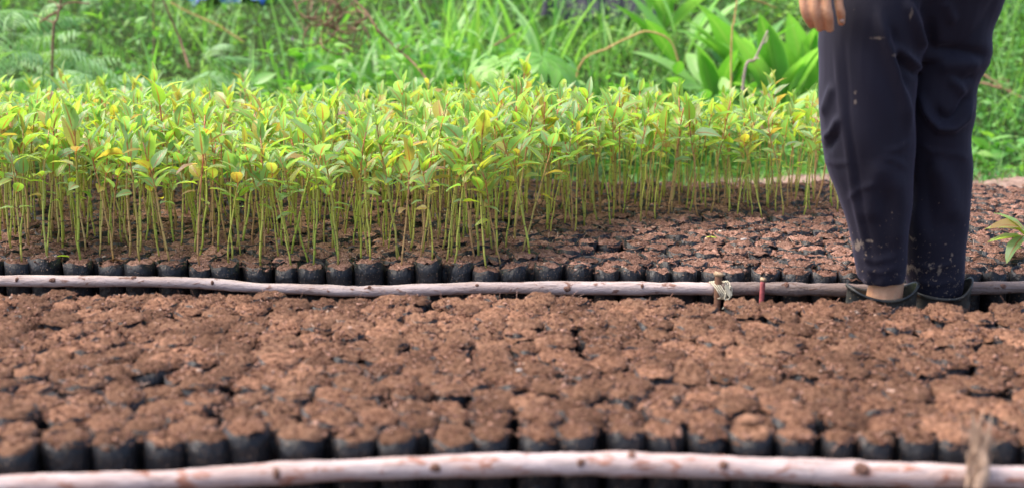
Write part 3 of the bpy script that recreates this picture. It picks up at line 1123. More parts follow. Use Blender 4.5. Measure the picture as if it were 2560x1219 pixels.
pole('wooden_pole', [(0, 701, 28), (170, 702, 28), (336, 703, 28), (500, 707, 27), (640, 718, 26), (760, 722, 27), (870, 727, 27), (960, 726, 29), (1060, 724, 30), (1200, 719, 31),
                     (1400, 719, 33), (1600, 720, 33), (1700, 720, 32), (1788, 721, 31)], YF,
     'pinkish white peeled pole edging the far bed, left of the twine tie', MAT['pole_pink'],
     [(45, 0.03, 0.5, 0.007), (130, 0.05, 0.4, 0.006), (336, 0.06, 1.1, 0.004), (533, 0.05, 0.5, 0.006), (925, 0.06, 0.9, 0.005), (1192, 0.05, 0.7, 0.004),
      (1425, 0.0, 0.1, 0.008), (1598, 0.07, 0.6, 0.006)], 3, (0.3, 0.0))
pole('wooden_pole', [(1800, 722, 32), (1900, 720, 33), (2000, 722, 33), (2110, 724, 32), (2260, 724, 31), (2410, 721, 31), (2560, 716, 33)], lambda px: YF(px) + 0.002,
     'grey weathered pole with dark streaks edging the far bed, right of the twine tie', MAT['pole_grey'],
     [(1965, 0.05, 0.9, 0.007), (2500, 0.05, 0.5, 0.006)], 5, (0.0, 0.35))
pole('wooden_pole', [(0, 1213, 53), (250, 1206, 53), (500, 1195, 53), (750, 1179, 54), (1000, 1168, 56), (1280, 1160, 56), (1450, 1158, 58), (1600, 1160, 58),
                     (1900, 1170, 60), (2200, 1184, 60), (2560, 1193, 60)], YN,
     'thick pale pinkish pole in front of the near bed, out of focus', MAT['pole_near'],
     [(675, 0.05, 0.4, 0.009), (1095, 0.04, 0.3, 0.006), (1450, 0.05, 0.5, 0.005), (1590, 0.10, 1.2, 0.008), (1830, 0.05, 0.6, 0.006), (2160, 0.12, 0.8, 0.008)], 9, (0.3, 0.3))


def stake(px, ytop, rpx, Y, zbot, mat, label, tilt=0.0, flare=1.15):
    top = on_y(px, ytop, Y)
    r = rpx / F * proj(top)[2]
    pts = smooth_path([[top[0] + tilt, Y, zbot], [top[0] + tilt * 0.5, Y + 0.001, (zbot + top[2]) / 2], [top[0], Y, top[2]]], 12)
    V, Q, A = tube(pts, r * np.concatenate([np.linspace(0.8, 1, 10), [1.0, 0.98]]), 10)
    root = link('wooden_stake', mesh_np('wooden_stake', V, Q, [mat], A), None, label, 'stake')
    V, Q, A = tube([[top[0], Y, top[2] - 0.006], [top[0], Y, top[2] - 0.003], [top[0] + 0.001, Y, top[2] + 0.001]], [r * 1.05, r * flare * 1.1, r * flare], 10)
    V = V + rng.normal(0, 0.0005, V.shape)
    link('battered_top', mesh_np('battered_top', V, Q, [MAT['cut_wood']], A), root)
    return top, r


YS = YF(1800) - 0.024
st, sr = stake(1797, 682, 9.5, YS, 0.0, MAT['stake_brown'], 'rusty brown stake lashed to the far pole with cream twine', -0.002, 1.3)
stake(1908, 695, 6.5, YF(1907) - 0.026, 0.0, MAT['stake_red'], 'faded red stake with pale top standing before the grey pole', -0.004)

# twine lashing round stake and pole
acc = Acc()
pc = on_y(1797, 721, YF(1797))
for k in range(7):
    pts = []
    off = (k - 3) * 0.0022
    for a in np.linspace(0, 2 * math.pi, 26):
        y_ = pc[1] - 0.013 + math.cos(a) * 0.032
        z_ = pc[2] + math.sin(a) * (0.0175 + 0.0004 * k)
        x_ = pc[0] + off + math.sin(a) * 0.010 * (1 if k % 2 else -1) + (0.004 if k % 2 else -0.004) - 0.004 * math.cos(a)
        pts.append([x_, y_, z_])
    V, Q, A = tube(pts, 0.00125, 5, False)
    acc.add(V, Q, A)
for pth in ([(0.008, -0.046, 0.010), (0.016, -0.050, 0.017), (0.021, -0.048, 0.010), (0.018, -0.047, -0.008), (0.006, -0.048, -0.014), (0.008, -0.046, 0.004)],
            [(0.004, -0.046, -0.010), (0.009, -0.05, -0.017), (0.006, -0.05, -0.026), (0.001, -0.05, -0.034)],
            [(0.008, -0.046, -0.012), (0.013, -0.05, -0.012), (0.018, -0.05, -0.002)]):
    V, Q, A = tube(smooth_path(np.array(pth) + pc, 18), 0.0013, 5)
    acc.add(V, Q, A)
tw = link('twine_lashing', acc.mesh('twine_lashing', MAT['rope']), None, 'cream twine wound round the rusty stake and the far pole', 'twine')
V, Q, A = ribbons([pc + [0.006, -0.050, 0.019]], [[0.45, -0.1, -1.0]], 0.026, 0.010, 0.0, 4, 'thread', fold=0.5, across=2, rnd=0.5, roll=1.4)
link('flattened_end', mesh_np('flattened_end', V, Q, [MAT['rope']], A), tw)

# frayed bark tie at the near pole
tb = on_y(2440, 1085, YN(2440) - 0.004)
bt = on_y(2446, 1225, YN(2440) - 0.045)
n = 220
f = rng.random(n)
base = tb[None] * (1 - f[:, None]) + bt[None] * f[:, None] + np.stack([rng.normal(0, 0.0065, n), rng.normal(0, 0.006, n), rng.normal(0, 0.004, n)], -1)
d = np.stack([rng.normal(0, 0.25, n), rng.normal(0, 0.25, n), np.where(rng.random(n) < 0.6, 1.0, -1.0)], -1)
V, Q, A = ribbons(base, d, rng.uniform(0.02, 0.05, n), rng.uniform(0.0015, 0.004, n), rng.uniform(-0.3, 0.5, n), 4, 'blade')
acc = Acc().add(V, Q, A)
V, Q, A = tube(smooth_path([tb, (tb + bt) / 2 + [0.004, -0.012, 0.0], bt], 10), [0.004, 0.006, 0.007, 0.008, 0.0085, 0.009, 0.010, 0.010, 0.009, 0.008], 8)
acc.add(V, Q, A)
link('bark_tie', acc.mesh('bark_tie', MAT['fibre']), None, 'frayed pale bark strip tied upright over the near pole', 'bark tie')

# ------------------------------------------------------------------ person
YP = 2.585


def tube_e(rows, seg=28):
    """horizontal elliptic rings (cx, cy, z, rx, ry), closed"""
    rows = [rows[0][:3] + (1e-4, 1e-4)] + list(rows) + [rows[-1][:3] + (1e-4, 1e-4)]
    an = np.arange(seg) * 2 * np.pi / seg
    V = np.concatenate([np.stack([cx + rx * np.cos(an), cy + ry * np.sin(an), np.full(seg, z)], -1) for cx, cy, z, rx, ry in rows])
    n = len(rows)
    i, j = np.meshgrid(np.arange(n - 1), np.arange(seg), indexing='ij')
    jn = (j + 1) % seg
    Q = np.stack([i * seg + j, i * seg + jn, (i + 1) * seg + jn, (i + 1) * seg + j], -1).reshape(-1, 4)
    return V, Q


def dense(rows, n):
    return [tuple(r) for r in smooth_path(np.array(rows), n)]


def remeshed(name, acc_, voxel, smooth_it=2):
    me = acc_.mesh(name + '_raw', [], True)
    o = bpy.data.objects.new(name + '_raw', me)
    C.objects.link(o)
    m = o.modifiers.new('r', 'REMESH')
    m.mode = 'VOXEL'
    m.voxel_size = voxel
    if smooth_it:
        s_ = o.modifiers.new('s', 'SMOOTH')
        s_.iterations = smooth_it
        s_.factor = 0.5
    dg = bpy.context.evaluated_depsgraph_get()
    ev = o.evaluated_get(dg)
    out = bpy.data.meshes.new_from_object(ev)
    bpy.data.objects.remove(o)
    bpy.data.meshes.remove(me)
    out.name = name
    out.polygons.foreach_set('use_smooth', np.ones(len(out.polygons), dtype=bool))
    return out


def row_px(lx, rx_, py, Y, ry=None, dy=0.0):
    a, b = on_y(lx, py, Y), on_y(rx_, py, Y)
    r = (b[0] - a[0]) / 2
    return ((a[0] + b[0]) / 2, Y + dy, a[2], r, ry if ry else r * 0.95)


YL, YR = YP - 0.03, YP + 0.045
acc = Acc()
left_leg = [row_px(2147, 2263, 702, YL, 0.050), row_px(2138, 2265, 650, YL, 0.058), row_px(2118, 2270, 560, YL, 0.068), row_px(2094, 2280, 480, YL, 0.078),
            row_px(2070, 2284, 420, YL, 0.088), row_px(2054, 2284, 345, YL, 0.098), row_px(2050, 2282, 240, YL, 0.104), row_px(2050, 2300, 130, YL, 0.108),
            row_px(2054, 2330, 40, YL, 0.112), row_px(2070, 2360, -60, YL, 0.115, 0.02), row_px(2100, 2400, -140, YL, 0.12, 0.05)]
acc.add(*tube_e(dense(left_leg, 40)))
right_leg = [row_px(2276, 2402, 736, YR, 0.052), row_px(2258, 2409, 650, YR, 0.062), row_px(2252, 2416, 560, YR, 0.070), row_px(2262, 2424, 480, YR, 0.075),
             row_px(2256, 2426, 410, YR, 0.082), row_px(2250, 2423, 345, YR, 0.090), row_px(2240, 2432, 290, YR, 0.092), row_px(2240, 2440, 215, YR, 0.092),
             row_px(2240, 2474, 140, YR, 0.10), row_px(2240, 2476, 80, YR, 0.105), row_px(2245, 2497, 20, YR, 0.11), row_px(2240, 2512, -40, YR, 0.115, -0.01), row_px(2220, 2510, -140, YR, 0.12, -0.02)]
acc.add(*tube_e(dense(right_leg, 44)))
hip = [row_px(2235, 2400, 150, YP, 0.05), row_px(2200, 2440, 80, YP, 0.08), row_px(2120, 2480, 0, YP, 0.11), row_px(2090, 2510, -70, YP, 0.145), row_px(2095, 2510, -170, YP, 0.15), row_px(2120, 2490, -260, YP, 0.14), row_px(2140, 2450, -330, YP, 0.125)]
acc.add(*tube_e(dense(hip, 26)))
tm = remeshed('trousers', acc, 0.0055, 3)
nv = len(tm.vertices)
co = np.empty(nv * 3, np.float32)
tm.vertices.foreach_get('co', co)
co = co.reshape(-1, 3).astype(float)
no = np.empty(nv * 3, np.float32)
tm.vertices.foreach_get('normal', no)
no = no.reshape(-1, 3).astype(float)
dep = co[:, 1] * CT - (co[:, 2] - HC) * ST
PX = co[:, 0] / dep * F + W0 / 2
PY = (-(co[:, 2] - HC) * CT - co[:, 1] * ST) / dep * F + H0 / 2


def fold(pts, width, amp, leg=None):
    """distance from a polyline drawn on the cloth -> a raised (or sunk) fold; fades at both ends"""
    pts = np.array(pts, float)
    best = np.full(nv, 1e9)
    tt = np.zeros(nv)
    Ls = np.concatenate([[0], np.cumsum(np.linalg.norm(np.diff(pts, axis=0), axis=1))])
    for k in range(len(pts) - 1):
        a, b = pts[k], pts[k + 1]
        ab = b - a
        t = np.clip(((PX - a[0]) * ab[0] + (PY - a[1]) * ab[1]) / (ab @ ab), 0, 1)
        dd = np.hypot(PX - a[0] - ab[0] * t, PY - a[1] - ab[1] * t)
        m = dd < best
        best[m] = dd[m]
        tt[m] = ((Ls[k] + t * (Ls[k + 1] - Ls[k])) / Ls[-1])[m]
    fade = np.clip(np.minimum(tt, 1 - tt) * 5 + 0.15, 0, 1)
    h = amp * np.exp(-(best / width) ** 2) * fade
    if leg == 'L':
        h = h * (1 / (1 + np.exp((co[:, 1] - YP - 0.0) * 120)))
    if leg == 'R':
        h = h * (PX > 2262)
    return h * (no[:, 1] < 0.25)


H = np.zeros(nv)
H += fold([(2196, 30), (2217, 103), (2238, 170), (2258, 250), (2272, 330)], 13, 0.010, 'L')
H -= fold([(2225, 60), (2250, 150), (2268, 230)], 12, 0.007, 'L')
H += fold([(2231, 110), (2270, 145), (2302, 178)], 9, 0.008, 'L')
H -= fold([(2240, 140), (2275, 172), (2296, 190)], 9, 0.007, 'L')
H += fold([(2265, 0), (2290, 60), (2310, 130)], 10, 0.009)
H -= fold([(2310, 0), (2325, 60), (2330, 140)], 12, 0.010)
H += fold([(2360, 0), (2385, 60)], 12, 0.005)
H -= fold([(2330, 125), (2400, 128), (2470, 142)], 12, 0.009)
H += fold([(2340, 165), (2400, 160), (2455, 160)], 18, 0.005)
H += fold([(2300, 241), (2325, 295), (2350, 322), (2380, 322), (2408, 300), (2428, 250)], 9, 0.012, 'R')
H -= fold([(2335, 265), (2355, 298), (2380, 300), (2405, 275), (2420, 235)], 11, 0.009, 'R')
H += fold([(2375, 195), (2395, 215), (2410, 240)], 9, 0.006, 'R')
H -= fold([(2385, 190), (2410, 200), (2436, 190)], 8, 0.004, 'R')
H += fold([(2335, 400), (2365, 460), (2385, 560)], 24, 0.006, 'R')
H -= fold([(2310, 380), (2320, 480), (2330, 600)], 20, 0.005, 'R')
H += fold([(2088, 90), (2096, 200), (2108, 300), (2125, 420), (2150, 560), (2178, 690)], 8, 0.0035, 'L')
H -= fold([(2110, 90), (2118, 200), (2124, 300), (2145, 430), (2172, 600), (2190, 696)], 4, 0.0025, 'L')
H += fold([(2082, 210), (2070, 250), (2056, 290)], 9, 0.005, 'L')
H += fold([(2100, 290), (2080, 330), (2058, 350)], 9, 0.007, 'L')
H -= fold([(2092, 330), (2075, 360), (2064, 380)], 9, 0.005, 'L')
H += fold([(2210, 400), (2180, 470), (2175, 560)], 26, 0.006, 'L')
H += fold([(2240, 430), (2250, 520), (2245, 620)], 24, 0.004, 'L')
H -= fold([(2215, 470), (2215, 560), (2225, 660)], 18, 0.004, 'L')
for q in ([(2150, 640), (2190, 652), (2240, 640)], [(2160, 670), (2200, 680), (2250, 668)], [(2290, 660), (2330, 672), (2390, 655)], [(2285, 700), (2340, 712), (2395, 700)],
          [(2120, 500), (2150, 470), (2190, 455)], [(2270, 420), (2235, 400), (2200, 395)], [(2420, 400), (2395, 385), (2360, 385)], [(2300, 360), (2330, 380), (2365, 378)],
          [(2060, 400), (2090, 410), (2125, 405)], [(2280, 350), (2250, 372), (2215, 380)]):
    H += fold(q, 6, 0.0022)
H += 0.0012 * np.sin(co[:, 0] * 60 + co[:, 2] * 22) * np.sin(co[:, 2] * 31)
hemw = np.exp(-((PY - 700) / 12) ** 2) * (co[:, 1] < YP + 0.02) * (PX < 2268)
H += 0.002 * hemw * np.sin(PX * 0.16)
# smooth the height over neighbours so that folds stay soft
ed = np.empty(len(tm.edges) * 2, np.int32)
tm.edges.foreach_get('vertices', ed)
ed = ed.reshape(-1, 2)
for _ in range(1):
    s_ = np.zeros(nv)
    c_ = np.zeros(nv)
    np.add.at(s_, ed[:, 0], H[ed[:, 1]])
    np.add.at(s_, ed[:, 1], H[ed[:, 0]])
    np.add.at(c_, ed[:, 0], 1)
    np.add.at(c_, ed[:, 1], 1)
    H = 0.4 * H + 0.6 * s_ / np.maximum(c_, 1)
co = co + no * (H * 1.6)[:, None]
tm.vertices.foreach_set('co', co.astype(np.float32).ravel())
tm.update()
tm.materials.clear()
tm.materials.append(MAT['cloth'])

person = link('person', None, None, 'person in loose black trousers and black rubber shoes standing between the beds', 'person')
link('trousers', tm, person)

# the body: one continuous surface
acc = Acc()
ankL = on_y(2211, 722, YL)
ankR = on_y(2350, 740, YR)


def limb(pts, rads, n=14, seg=14):
    p = smooth_path(np.array(pts, float), n)
    r = np.interp(np.linspace(0, 1, n), np.linspace(0, 1, len(rads)), rads)
    acc.add(*tube(p, r, seg)[:2])


for A_, Y_, xk in ((ankL, YL, 0.745), (ankR, YR, 0.885)):
    limb([[A_[0] + 0.004, Y_, 0.045], [A_[0], Y_, 0.10], [A_[0] + 0.003, Y_ + 0.004, 0.2], [xk, Y_, 0.42], [xk + 0.02, Y_, 0.62], [0.84, YP + (Y_ - YP) * 0.9, 0.80]],
         [0.040, 0.0385, 0.034, 0.040, 0.050, 0.06], 24)
    limb([[A_[0] + 0.035, Y_, 0.035], [A_[0] - 0.03, Y_, 0.045], [A_[0] - 0.10, Y_, 0.032], [A_[0] - 0.15, Y_, 0.025]], [0.030, 0.036, 0.032, 0.018], 12)
acc.add(*tube_e(dense([(0.845, YP, 0.78, 0.07, 0.09), (0.85, YP, 0.86, 0.11, 0.14), (0.81, YP, 0.98, 0.10, 0.135), (0.76, YP, 1.15, 0.11, 0.15), (0.725, YP, 1.26, 0.10, 0.17), (0.70, YP, 1.32, 0.06, 0.08)], 20), 20))
limb([[0.71, YP, 1.28], [0.69, YP, 1.36], [0.675, YP, 1.43]], [0.055, 0.052, 0.055], 8)
acc.add(*tube_e(dense([(0.645, YP, 1.355, 0.045, 0.045), (0.645, YP, 1.40, 0.072, 0.062), (0.655, YP, 1.46, 0.088, 0.072), (0.66, YP, 1.52, 0.090, 0.074), (0.665, YP, 1.56, 0.065, 0.055), (0.665, YP, 1.575, 0.02, 0.02)], 14), 20))
limb([[0.572, YP, 1.475], [0.552, YP, 1.45], [0.575, YP, 1.438]], [0.010, 0.013, 0.012], 6, 8)            # nose
limb([[0.575, YP - 0.022, 1.415], [0.566, YP, 1.416], [0.575, YP + 0.022, 1.415]], [0.006, 0.008, 0.006], 6, 8)   # lips
for sg in (-1, 1):
    limb([[0.672, YP + sg * 0.073, 1.485], [0.678, YP + sg * 0.082, 1.465], [0.67, YP + sg * 0.073, 1.435]], [0.010, 0.013, 0.009], 6, 8)   # ears
    limb([[0.585, YP + sg * 0.030, 1.482], [0.580, YP + sg * 0.030, 1.478], [0.585, YP + sg * 0.030, 1.474]], [0.012, 0.013, 0.012], 6, 8)
YH = 2.43
# left arm and hand, fingers curled with the tips turned away
limb([[0.725, YP - 0.15, 1.25], [0.70, YP - 0.19, 1.14], [0.665, YP - 0.19, 1.0], [0.635, YP - 0.17, 0.90], [0.606, YH, 0.822]], [0.052, 0.045, 0.038, 0.033, 0.026], 18)


def P_(px, py, y):
    return on_y(px, py, y)


limb([P_(2062, -215, YH + 0.002), P_(2052, -120, YH - 0.004), P_(2048, -45, YH - 0.006)], [0.024, 0.030, 0.026], 10)
fingers = [(2010, 2009, 2017, 2031, 82, 11.2), (2036, 2036, 2042, 2051, 91, 11.8), (2064, 2066, 2071, 2076, 93, 11.8), (2092, 2097, 2102, 2104, 76, 11.0)]
for k, (x0, x1, x2, x3, yt, rp) in enumerate(fingers):
    r = rp / F * 2.40
    yo = [0.011, 0.001, -0.003, 0.005][k]
    limb([P_(x0 + 2, -125, YH + yo), P_(x0, -60, YH - 0.008 + yo), P_(x1, 8, YH - 0.018 + yo), P_(x2, 40 if k < 3 else 34, YH - 0.016 + yo), P_(x3, yt - 16, YH + 0.004 + yo)],
         [r * 1.05, r * 1.12, r * 1.0, r * 1.06, r * 0.82], 18, 12)
limb([P_(2030, -170, YH + 0.010), P_(2004, -120, YH + 0.022), P_(2000, -50, YH + 0.034), P_(2012, -5, YH + 0.036)], [0.017, 0.015, 0.0125, 0.010], 14, 12)
# right arm, hanging on the far side
limb([[0.725, YP + 0.15, 1.25], [0.70, YP + 0.19, 1.14], [0.69, YP + 0.19, 1.0], [0.70, YP + 0.18, 0.90], [0.72, YP + 0.17, 0.82]], [0.052, 0.045, 0.038, 0.033, 0.026], 18)
limb([[0.72, YP + 0.17, 0.83], [0.722, YP + 0.168, 0.79], [0.724, YP + 0.165, 0.752]], [0.024, 0.031, 0.028], 10)
for k in range(4):
    limb([[0.695 + 0.019 * k, YP + 0.168, 0.765], [0.693 + 0.020 * k, YP + 0.165, 0.72], [0.695 + 0.020 * k, YP + 0.155, 0.70], [0.698 + 0.019 * k, YP + 0.145, 0.684]], [0.0098, 0.0095, 0.009, 0.0075], 10, 10)
limb([[0.70, YP + 0.155, 0.80], [0.69, YP + 0.14, 0.76], [0.70, YP + 0.13, 0.73]], [0.014, 0.012, 0.009], 10, 10)
bm_ = remeshed('body', acc, 0.0030, 0)
bm_.materials.clear()
bm_.materials.append(MAT['skin'])
link('body', bm_, person)
# nail of the little finger
for px, py, yy in ((2105, 52, YH - 0.0115),):
    c = P_(px, py, yy)
    V, Q, A = tube([c + [0, 0.001, 0.006], c, c + [0, 0.001, -0.005]], [0.003, 0.0048, 0.0042], 8)
    V[:, 1] = c[1] + (V[:, 1] - c[1]) * 0.3
    link('nail', mesh_np('nail', V, Q, [MAT['nail']], A), person)
# shirt and hair (above the picture)
acc = Acc()
acc.add(*tube_e(dense([(0.85, YP, 0.80, 0.150, 0.175), (0.85, YP, 0.88, 0.138, 0.168), (0.81, YP, 0.98, 0.118, 0.152), (0.76, YP, 1.15, 0.125, 0.165), (0.725, YP, 1.26, 0.112, 0.18), (0.705, YP, 1.325, 0.066, 0.08)], 20), 24))
for sg in (-1, 1):
    V, Q, A = tube(smooth_path([[0.725, YP + sg * 0.14, 1.25], [0.70, YP + sg * 0.19, 1.14], [0.675, YP + sg * 0.192, 1.03]], 10), np.linspace(0.066, 0.056, 10), 14)
    acc.add(V, Q)
sm = remeshed('shirt', acc, 0.009, 3)
sm.materials.clear()
sm.materials.append(MAT['shirt'])
link('shirt', sm, person)
acc = Acc()
acc.add(*tube_e(dense([(0.700, YP, 1.42, 0.060, 0.068), (0.690, YP, 1.48, 0.076, 0.080), (0.680, YP, 1.53, 0.086, 0.082), (0.675, YP, 1.58, 0.070, 0.062), (0.675, YP, 1.60, 0.02, 0.02)], 14), 20))
hm = remeshed('hair', acc, 0.008, 1)
hm.materials.clear()
hm.materials.append(MAT['hair'])
link('hair', hm, person)


def shoe(cx, cy, rim, half, wid, toe, name_rot):
    """low rubber shoe, toe towards -x; rim(t) gives the collar height round the opening"""
    seg = 32
    an = np.arange(seg) * 2 * np.pi / seg
    ca, sa = np.cos(an), np.sin(an)
    rz = np.array([rim(a) for a in an])
    rows = []
    # sole and sides out to the toe
    foot_r = np.where(ca < 0, toe, half * 0.95)

    def ring(rx, ry, z, shift=0.0):
        return np.stack([cx + shift + rx * ca, cy + ry * sa, z if hasattr(z, '__len__') else np.full(seg, z)], -1)
    rows.append(ring(foot_r * 0.02, wid * 0.02, 0.002))
    rows.append(ring(foot_r * 0.97, wid * 0.95, 0.002))
    rows.append(ring(foot_r, wid, 0.012))
    rows.append(ring(foot_r * 0.985, wid * 0.99, 0.022))
    rows.append(ring(np.where(ca < 0, toe * 0.96, half), wid, 0.035))
    rows.append(ring(np.where(ca < 0, toe * 0.82 + half * 0.14, half), wid * 0.97, 0.05))
    rows.append(ring(np.where(ca < 0, half * 1.02, half * 0.98), wid * 0.93, 0.55 * rz + 0.005))
    rows.append(ring(half * 0.99, wid * 0.94, rz - 0.010))
    rows.append(ring(half * 1.0, wid * 0.96, rz - 0.007))
    rows.append(ring(half * 1.035, wid * 1.02, rz - 0.006))
    rows.append(ring(half * 1.04, wid * 1.03, rz - 0.001))
    rows.append(ring(half * 1.0, wid * 0.98, rz + 0.001))
    rows.append(ring(half * 0.955, wid * 0.90, rz - 0.003))
    rows.append(ring(half * 0.90, wid * 0.85, rz * 0.6))
    rows.append(ring(half * 0.85, wid * 0.75, 0.03))
    rows.append(ring(half * 0.02, wid * 0.02, 0.028))
    n = len(rows)
    V = np.concatenate(rows)
    i, j = np.meshgrid(np.arange(n - 1), np.arange(seg), indexing='ij')
    jn = (j + 1) % seg
    Q = np.stack([i * seg + j, i * seg + jn, (i + 1) * seg + jn, (i + 1) * seg + j], -1).reshape(-1, 4)
    o = link('shoe', mesh_np('shoe', V, Q, [MAT['rubber']]), person)
    return o


def rimz(front, back, mid):
    return lambda a: mid + (front - mid) * max(0, -math.cos(a)) ** 2.2 + (back - mid) * max(0, math.cos(a)) ** 2.6


cL = on_y(2206, 740, YL - 0.005)
shoe(cL[0], YL, rimz(0.141, 0.146, 0.117), 0.074, 0.047, 0.175, 0)
cR = on_y(2348, 745, YR - 0.005)
shoe(cR[0] - 0.002, YR - 0.035, rimz(0.115, 0.146, 0.110), 0.058, 0.045, 0.165, 0)

# ------------------------------------------------------------------ vegetation behind
def ground_z(P):
    return terrain(P[:, 0], P[:, 1])


def scatter(n, y0, y1, xmax=None, dens=None):
    """random ground points in the seen wedge between y0 and y1"""
    y = rng.uniform(y0, y1, n)
    half = y * 0.43 + 0.35
    x = rng.uniform(-1, 1, n) * half
    return np.stack([x, y, terrain(x, y)], -1)


# short grass and small weeds: nobody could count them
acc = Acc()
P = scatter(52000, 4.25, 9.3)
hgt = 0.6 + 0.4 * np.sin(P[:, 0] * 2.3 + 1.3) * np.sin(P[:, 1] * 1.9) + rng.normal(0, 0.15, len(P))
keep = (P[:, 1] > 4.95 + 0.25 * np.sin(P[:, 0] * 3.3) + rng.normal(0, 0.12, len(P))) | (rng.random(len(P)) < np.where(P[:, 0] < 0.8, 0.8, 0.30))
keep &= rng.random(len(P)) < np.where(P[:, 0] < -0.25, 0.55, 0.95)
P = P[keep]
hgt = np.clip(hgt[keep], 0.3, 1.4)
n = len(P)
d = np.stack([rng.normal(0, 0.45, n), rng.normal(0, 0.45, n), np.ones(n)], -1)
V, Q, A = ribbons(P, d, np.where(P[:, 1] < 4.95, 0.5, 1.0) * hgt * rng.uniform(0.08, 0.22, n), rng.uniform(0.004, 0.010, n), rng.uniform(0.3, 1.9, n), 4, 'blade')
acc.add(V, Q, A)
link('grass', acc.mesh('grass', MAT['grass']), None, 'tangled green grass growing over the bank behind the seedlings', 'grass', None, 'stuff')
acc = Acc()
P = scatter(24000, 4.95, 9.0)
P = P[rng.random(len(P)) < np.where(P[:, 0] < -0.25, 0.5, 0.9)]
n = len(P)
hh = rng.uniform(0.01, 0.20, n) * (0.6 + 0.4 * np.sin(P[:, 0] * 1.6 + 4) * np.sin(P[:, 1] * 2.2))
P[:, 2] += hh
d = np.stack([rng.normal(0, 1, n), rng.normal(0, 1, n), rng.uniform(-0.1, 0.9, n)], -1)
V, Q, A = ribbons(P, d, rng.uniform(0.025, 0.065, n), rng.uniform(0.012, 0.026, n), rng.uniform(0.2, 1.2, n), 3, 'leaf', across=2, fold=0.2)
acc.add(V, Q, A)
link('weeds', acc.mesh('weeds', MAT['weed_leaf']), None, 'low leafy weeds tangled among the grass on the bank', 'weeds', None, 'stuff')

# --- countable plants
blade_me = []
for k in range(8):
    g = np.random.default_rng(40 + k)
    V, Q, A = ribbons([[0, 0, 0]], [[0, g.uniform(0.15, 0.45), 1]], 1.0, g.uniform(0.045, 0.075), g.uniform(0.3, 2.0), 10, 'blade', fold=0.35, across=2, rnd=0.0, roll=g.normal(0, 0.3))
    blade_me.append(mesh_np('blade', V, Q, [MAT['tall_blade']], A))
narrow_me = []
for k in range(6):
    g = np.random.default_rng(60 + k)
    V, Q, A = ribbons([[0, 0, 0]], [[0, g.uniform(0.1, 0.5), 1]], 1.0, g.uniform(0.018, 0.028), g.uniform(0.4, 2.6), 9, 'blade', fold=0.3, across=2, rnd=0.0, roll=g.normal(0, 0.4))
    narrow_me.append(mesh_np('blade', V, Q, [MAT['tall_blade']], A))


def at(px, Y):
    """ground point under picture column px at distance Y"""
    z = 0.3
    for _ in range(3):
        dep_ = Y * CT - (z - HC) * ST
        x = (px - 1280) / F * dep_
        z = float(terrain(np.array([x]), np.array([Y]))[0])
    return Vector((x, Y, z))


def grass_clump(px, Y, n, h, label, wide=True, spread=0.10):
    root = link('grass_clump', None, None, label, 'grass clump', 'clumps of tall grass on the bank', loc=at(px, Y))
    for k in range(int(n * 1.7)):
        o = bpy.data.objects.new('blade', random.choice(blade_me if wide else narrow_me))
        o.parent = root
        o.location = (random.gauss(0, spread), random.gauss(0, spread), random.uniform(-0.01, 0.02))
        o.rotation_euler = (random.gauss(0, 0.18), random.gauss(0, 0.18), random.random() * 6.283)
        s_ = h * random.uniform(0.6, 1.1)
        o.scale = (s_ * random.uniform(0.8, 1.2), s_, s_)
        C.objects.link(o)
    return root


grass_clump(300, 5.6, 16, 0.55, 'blue green grass clump among the feathery weeds at upper left')
grass_clump(90, 5.5, 12, 0.42, 'grass clump at the far left edge behind the seedlings')
grass_clump(700, 5.6, 9, 0.50, 'broad bladed grass clump with one pale upright blade left of centre')
grass_clump(790, 6.6, 12, 0.50, 'dim grass clump behind the leafy bush, left of centre')
grass_clump(930, 6.4, 16, 0.62, 'tall grass clump just right of the brown vine tangle')
grass_clump(1040, 6.0, 18, 0.62, 'large grass clump with long arching blades, top centre')
grass_clump(1130, 6.5, 16, 0.66, 'grass clump of thick upright blades behind the lobed sapling')
grass_clump(1215, 6.2, 16, 0.60, 'bright grass clump above the lobed sapling')
grass_clump(1330, 6.6, 14, 0.60, 'grass clump beside the dark sheet, left of it')
grass_clump(1440, 6.2, 12, 0.50, 'grass clump standing before the dark sheet', False)
grass_clump(1560, 6.8, 14, 0.50, 'fine grass clump right of the dark sheet', False)
grass_clump(1640, 6.0, 12, 0.40, 'fine grass clump under the bent dry stalk', False)
grass_clump(1985, 5.9, 14, 0.45, 'grass clump beside the person, left of the trousers')
grass_clump(2470, 6.4, 18, 0.42, 'grass clump just right of the trousers', False)
grass_clump(2540, 5.9, 18, 0.36, 'fine grass clump at the right edge, lower one', False)
grass_clump(2545, 7.2, 18, 0.40, 'fine grass clump at the upper right corner', False)
grass_clump(520, 6.9, 16, 0.45, 'fine hazy grass clump under the blue sheet', False)
grass_clump(620, 6.2, 14, 0.40, 'fine drooping grass clump right of the leaning stalk', False)
grass_clump(420, 7.0, 14, 0.42, 'fine grass clump left of the blue sheet', False)

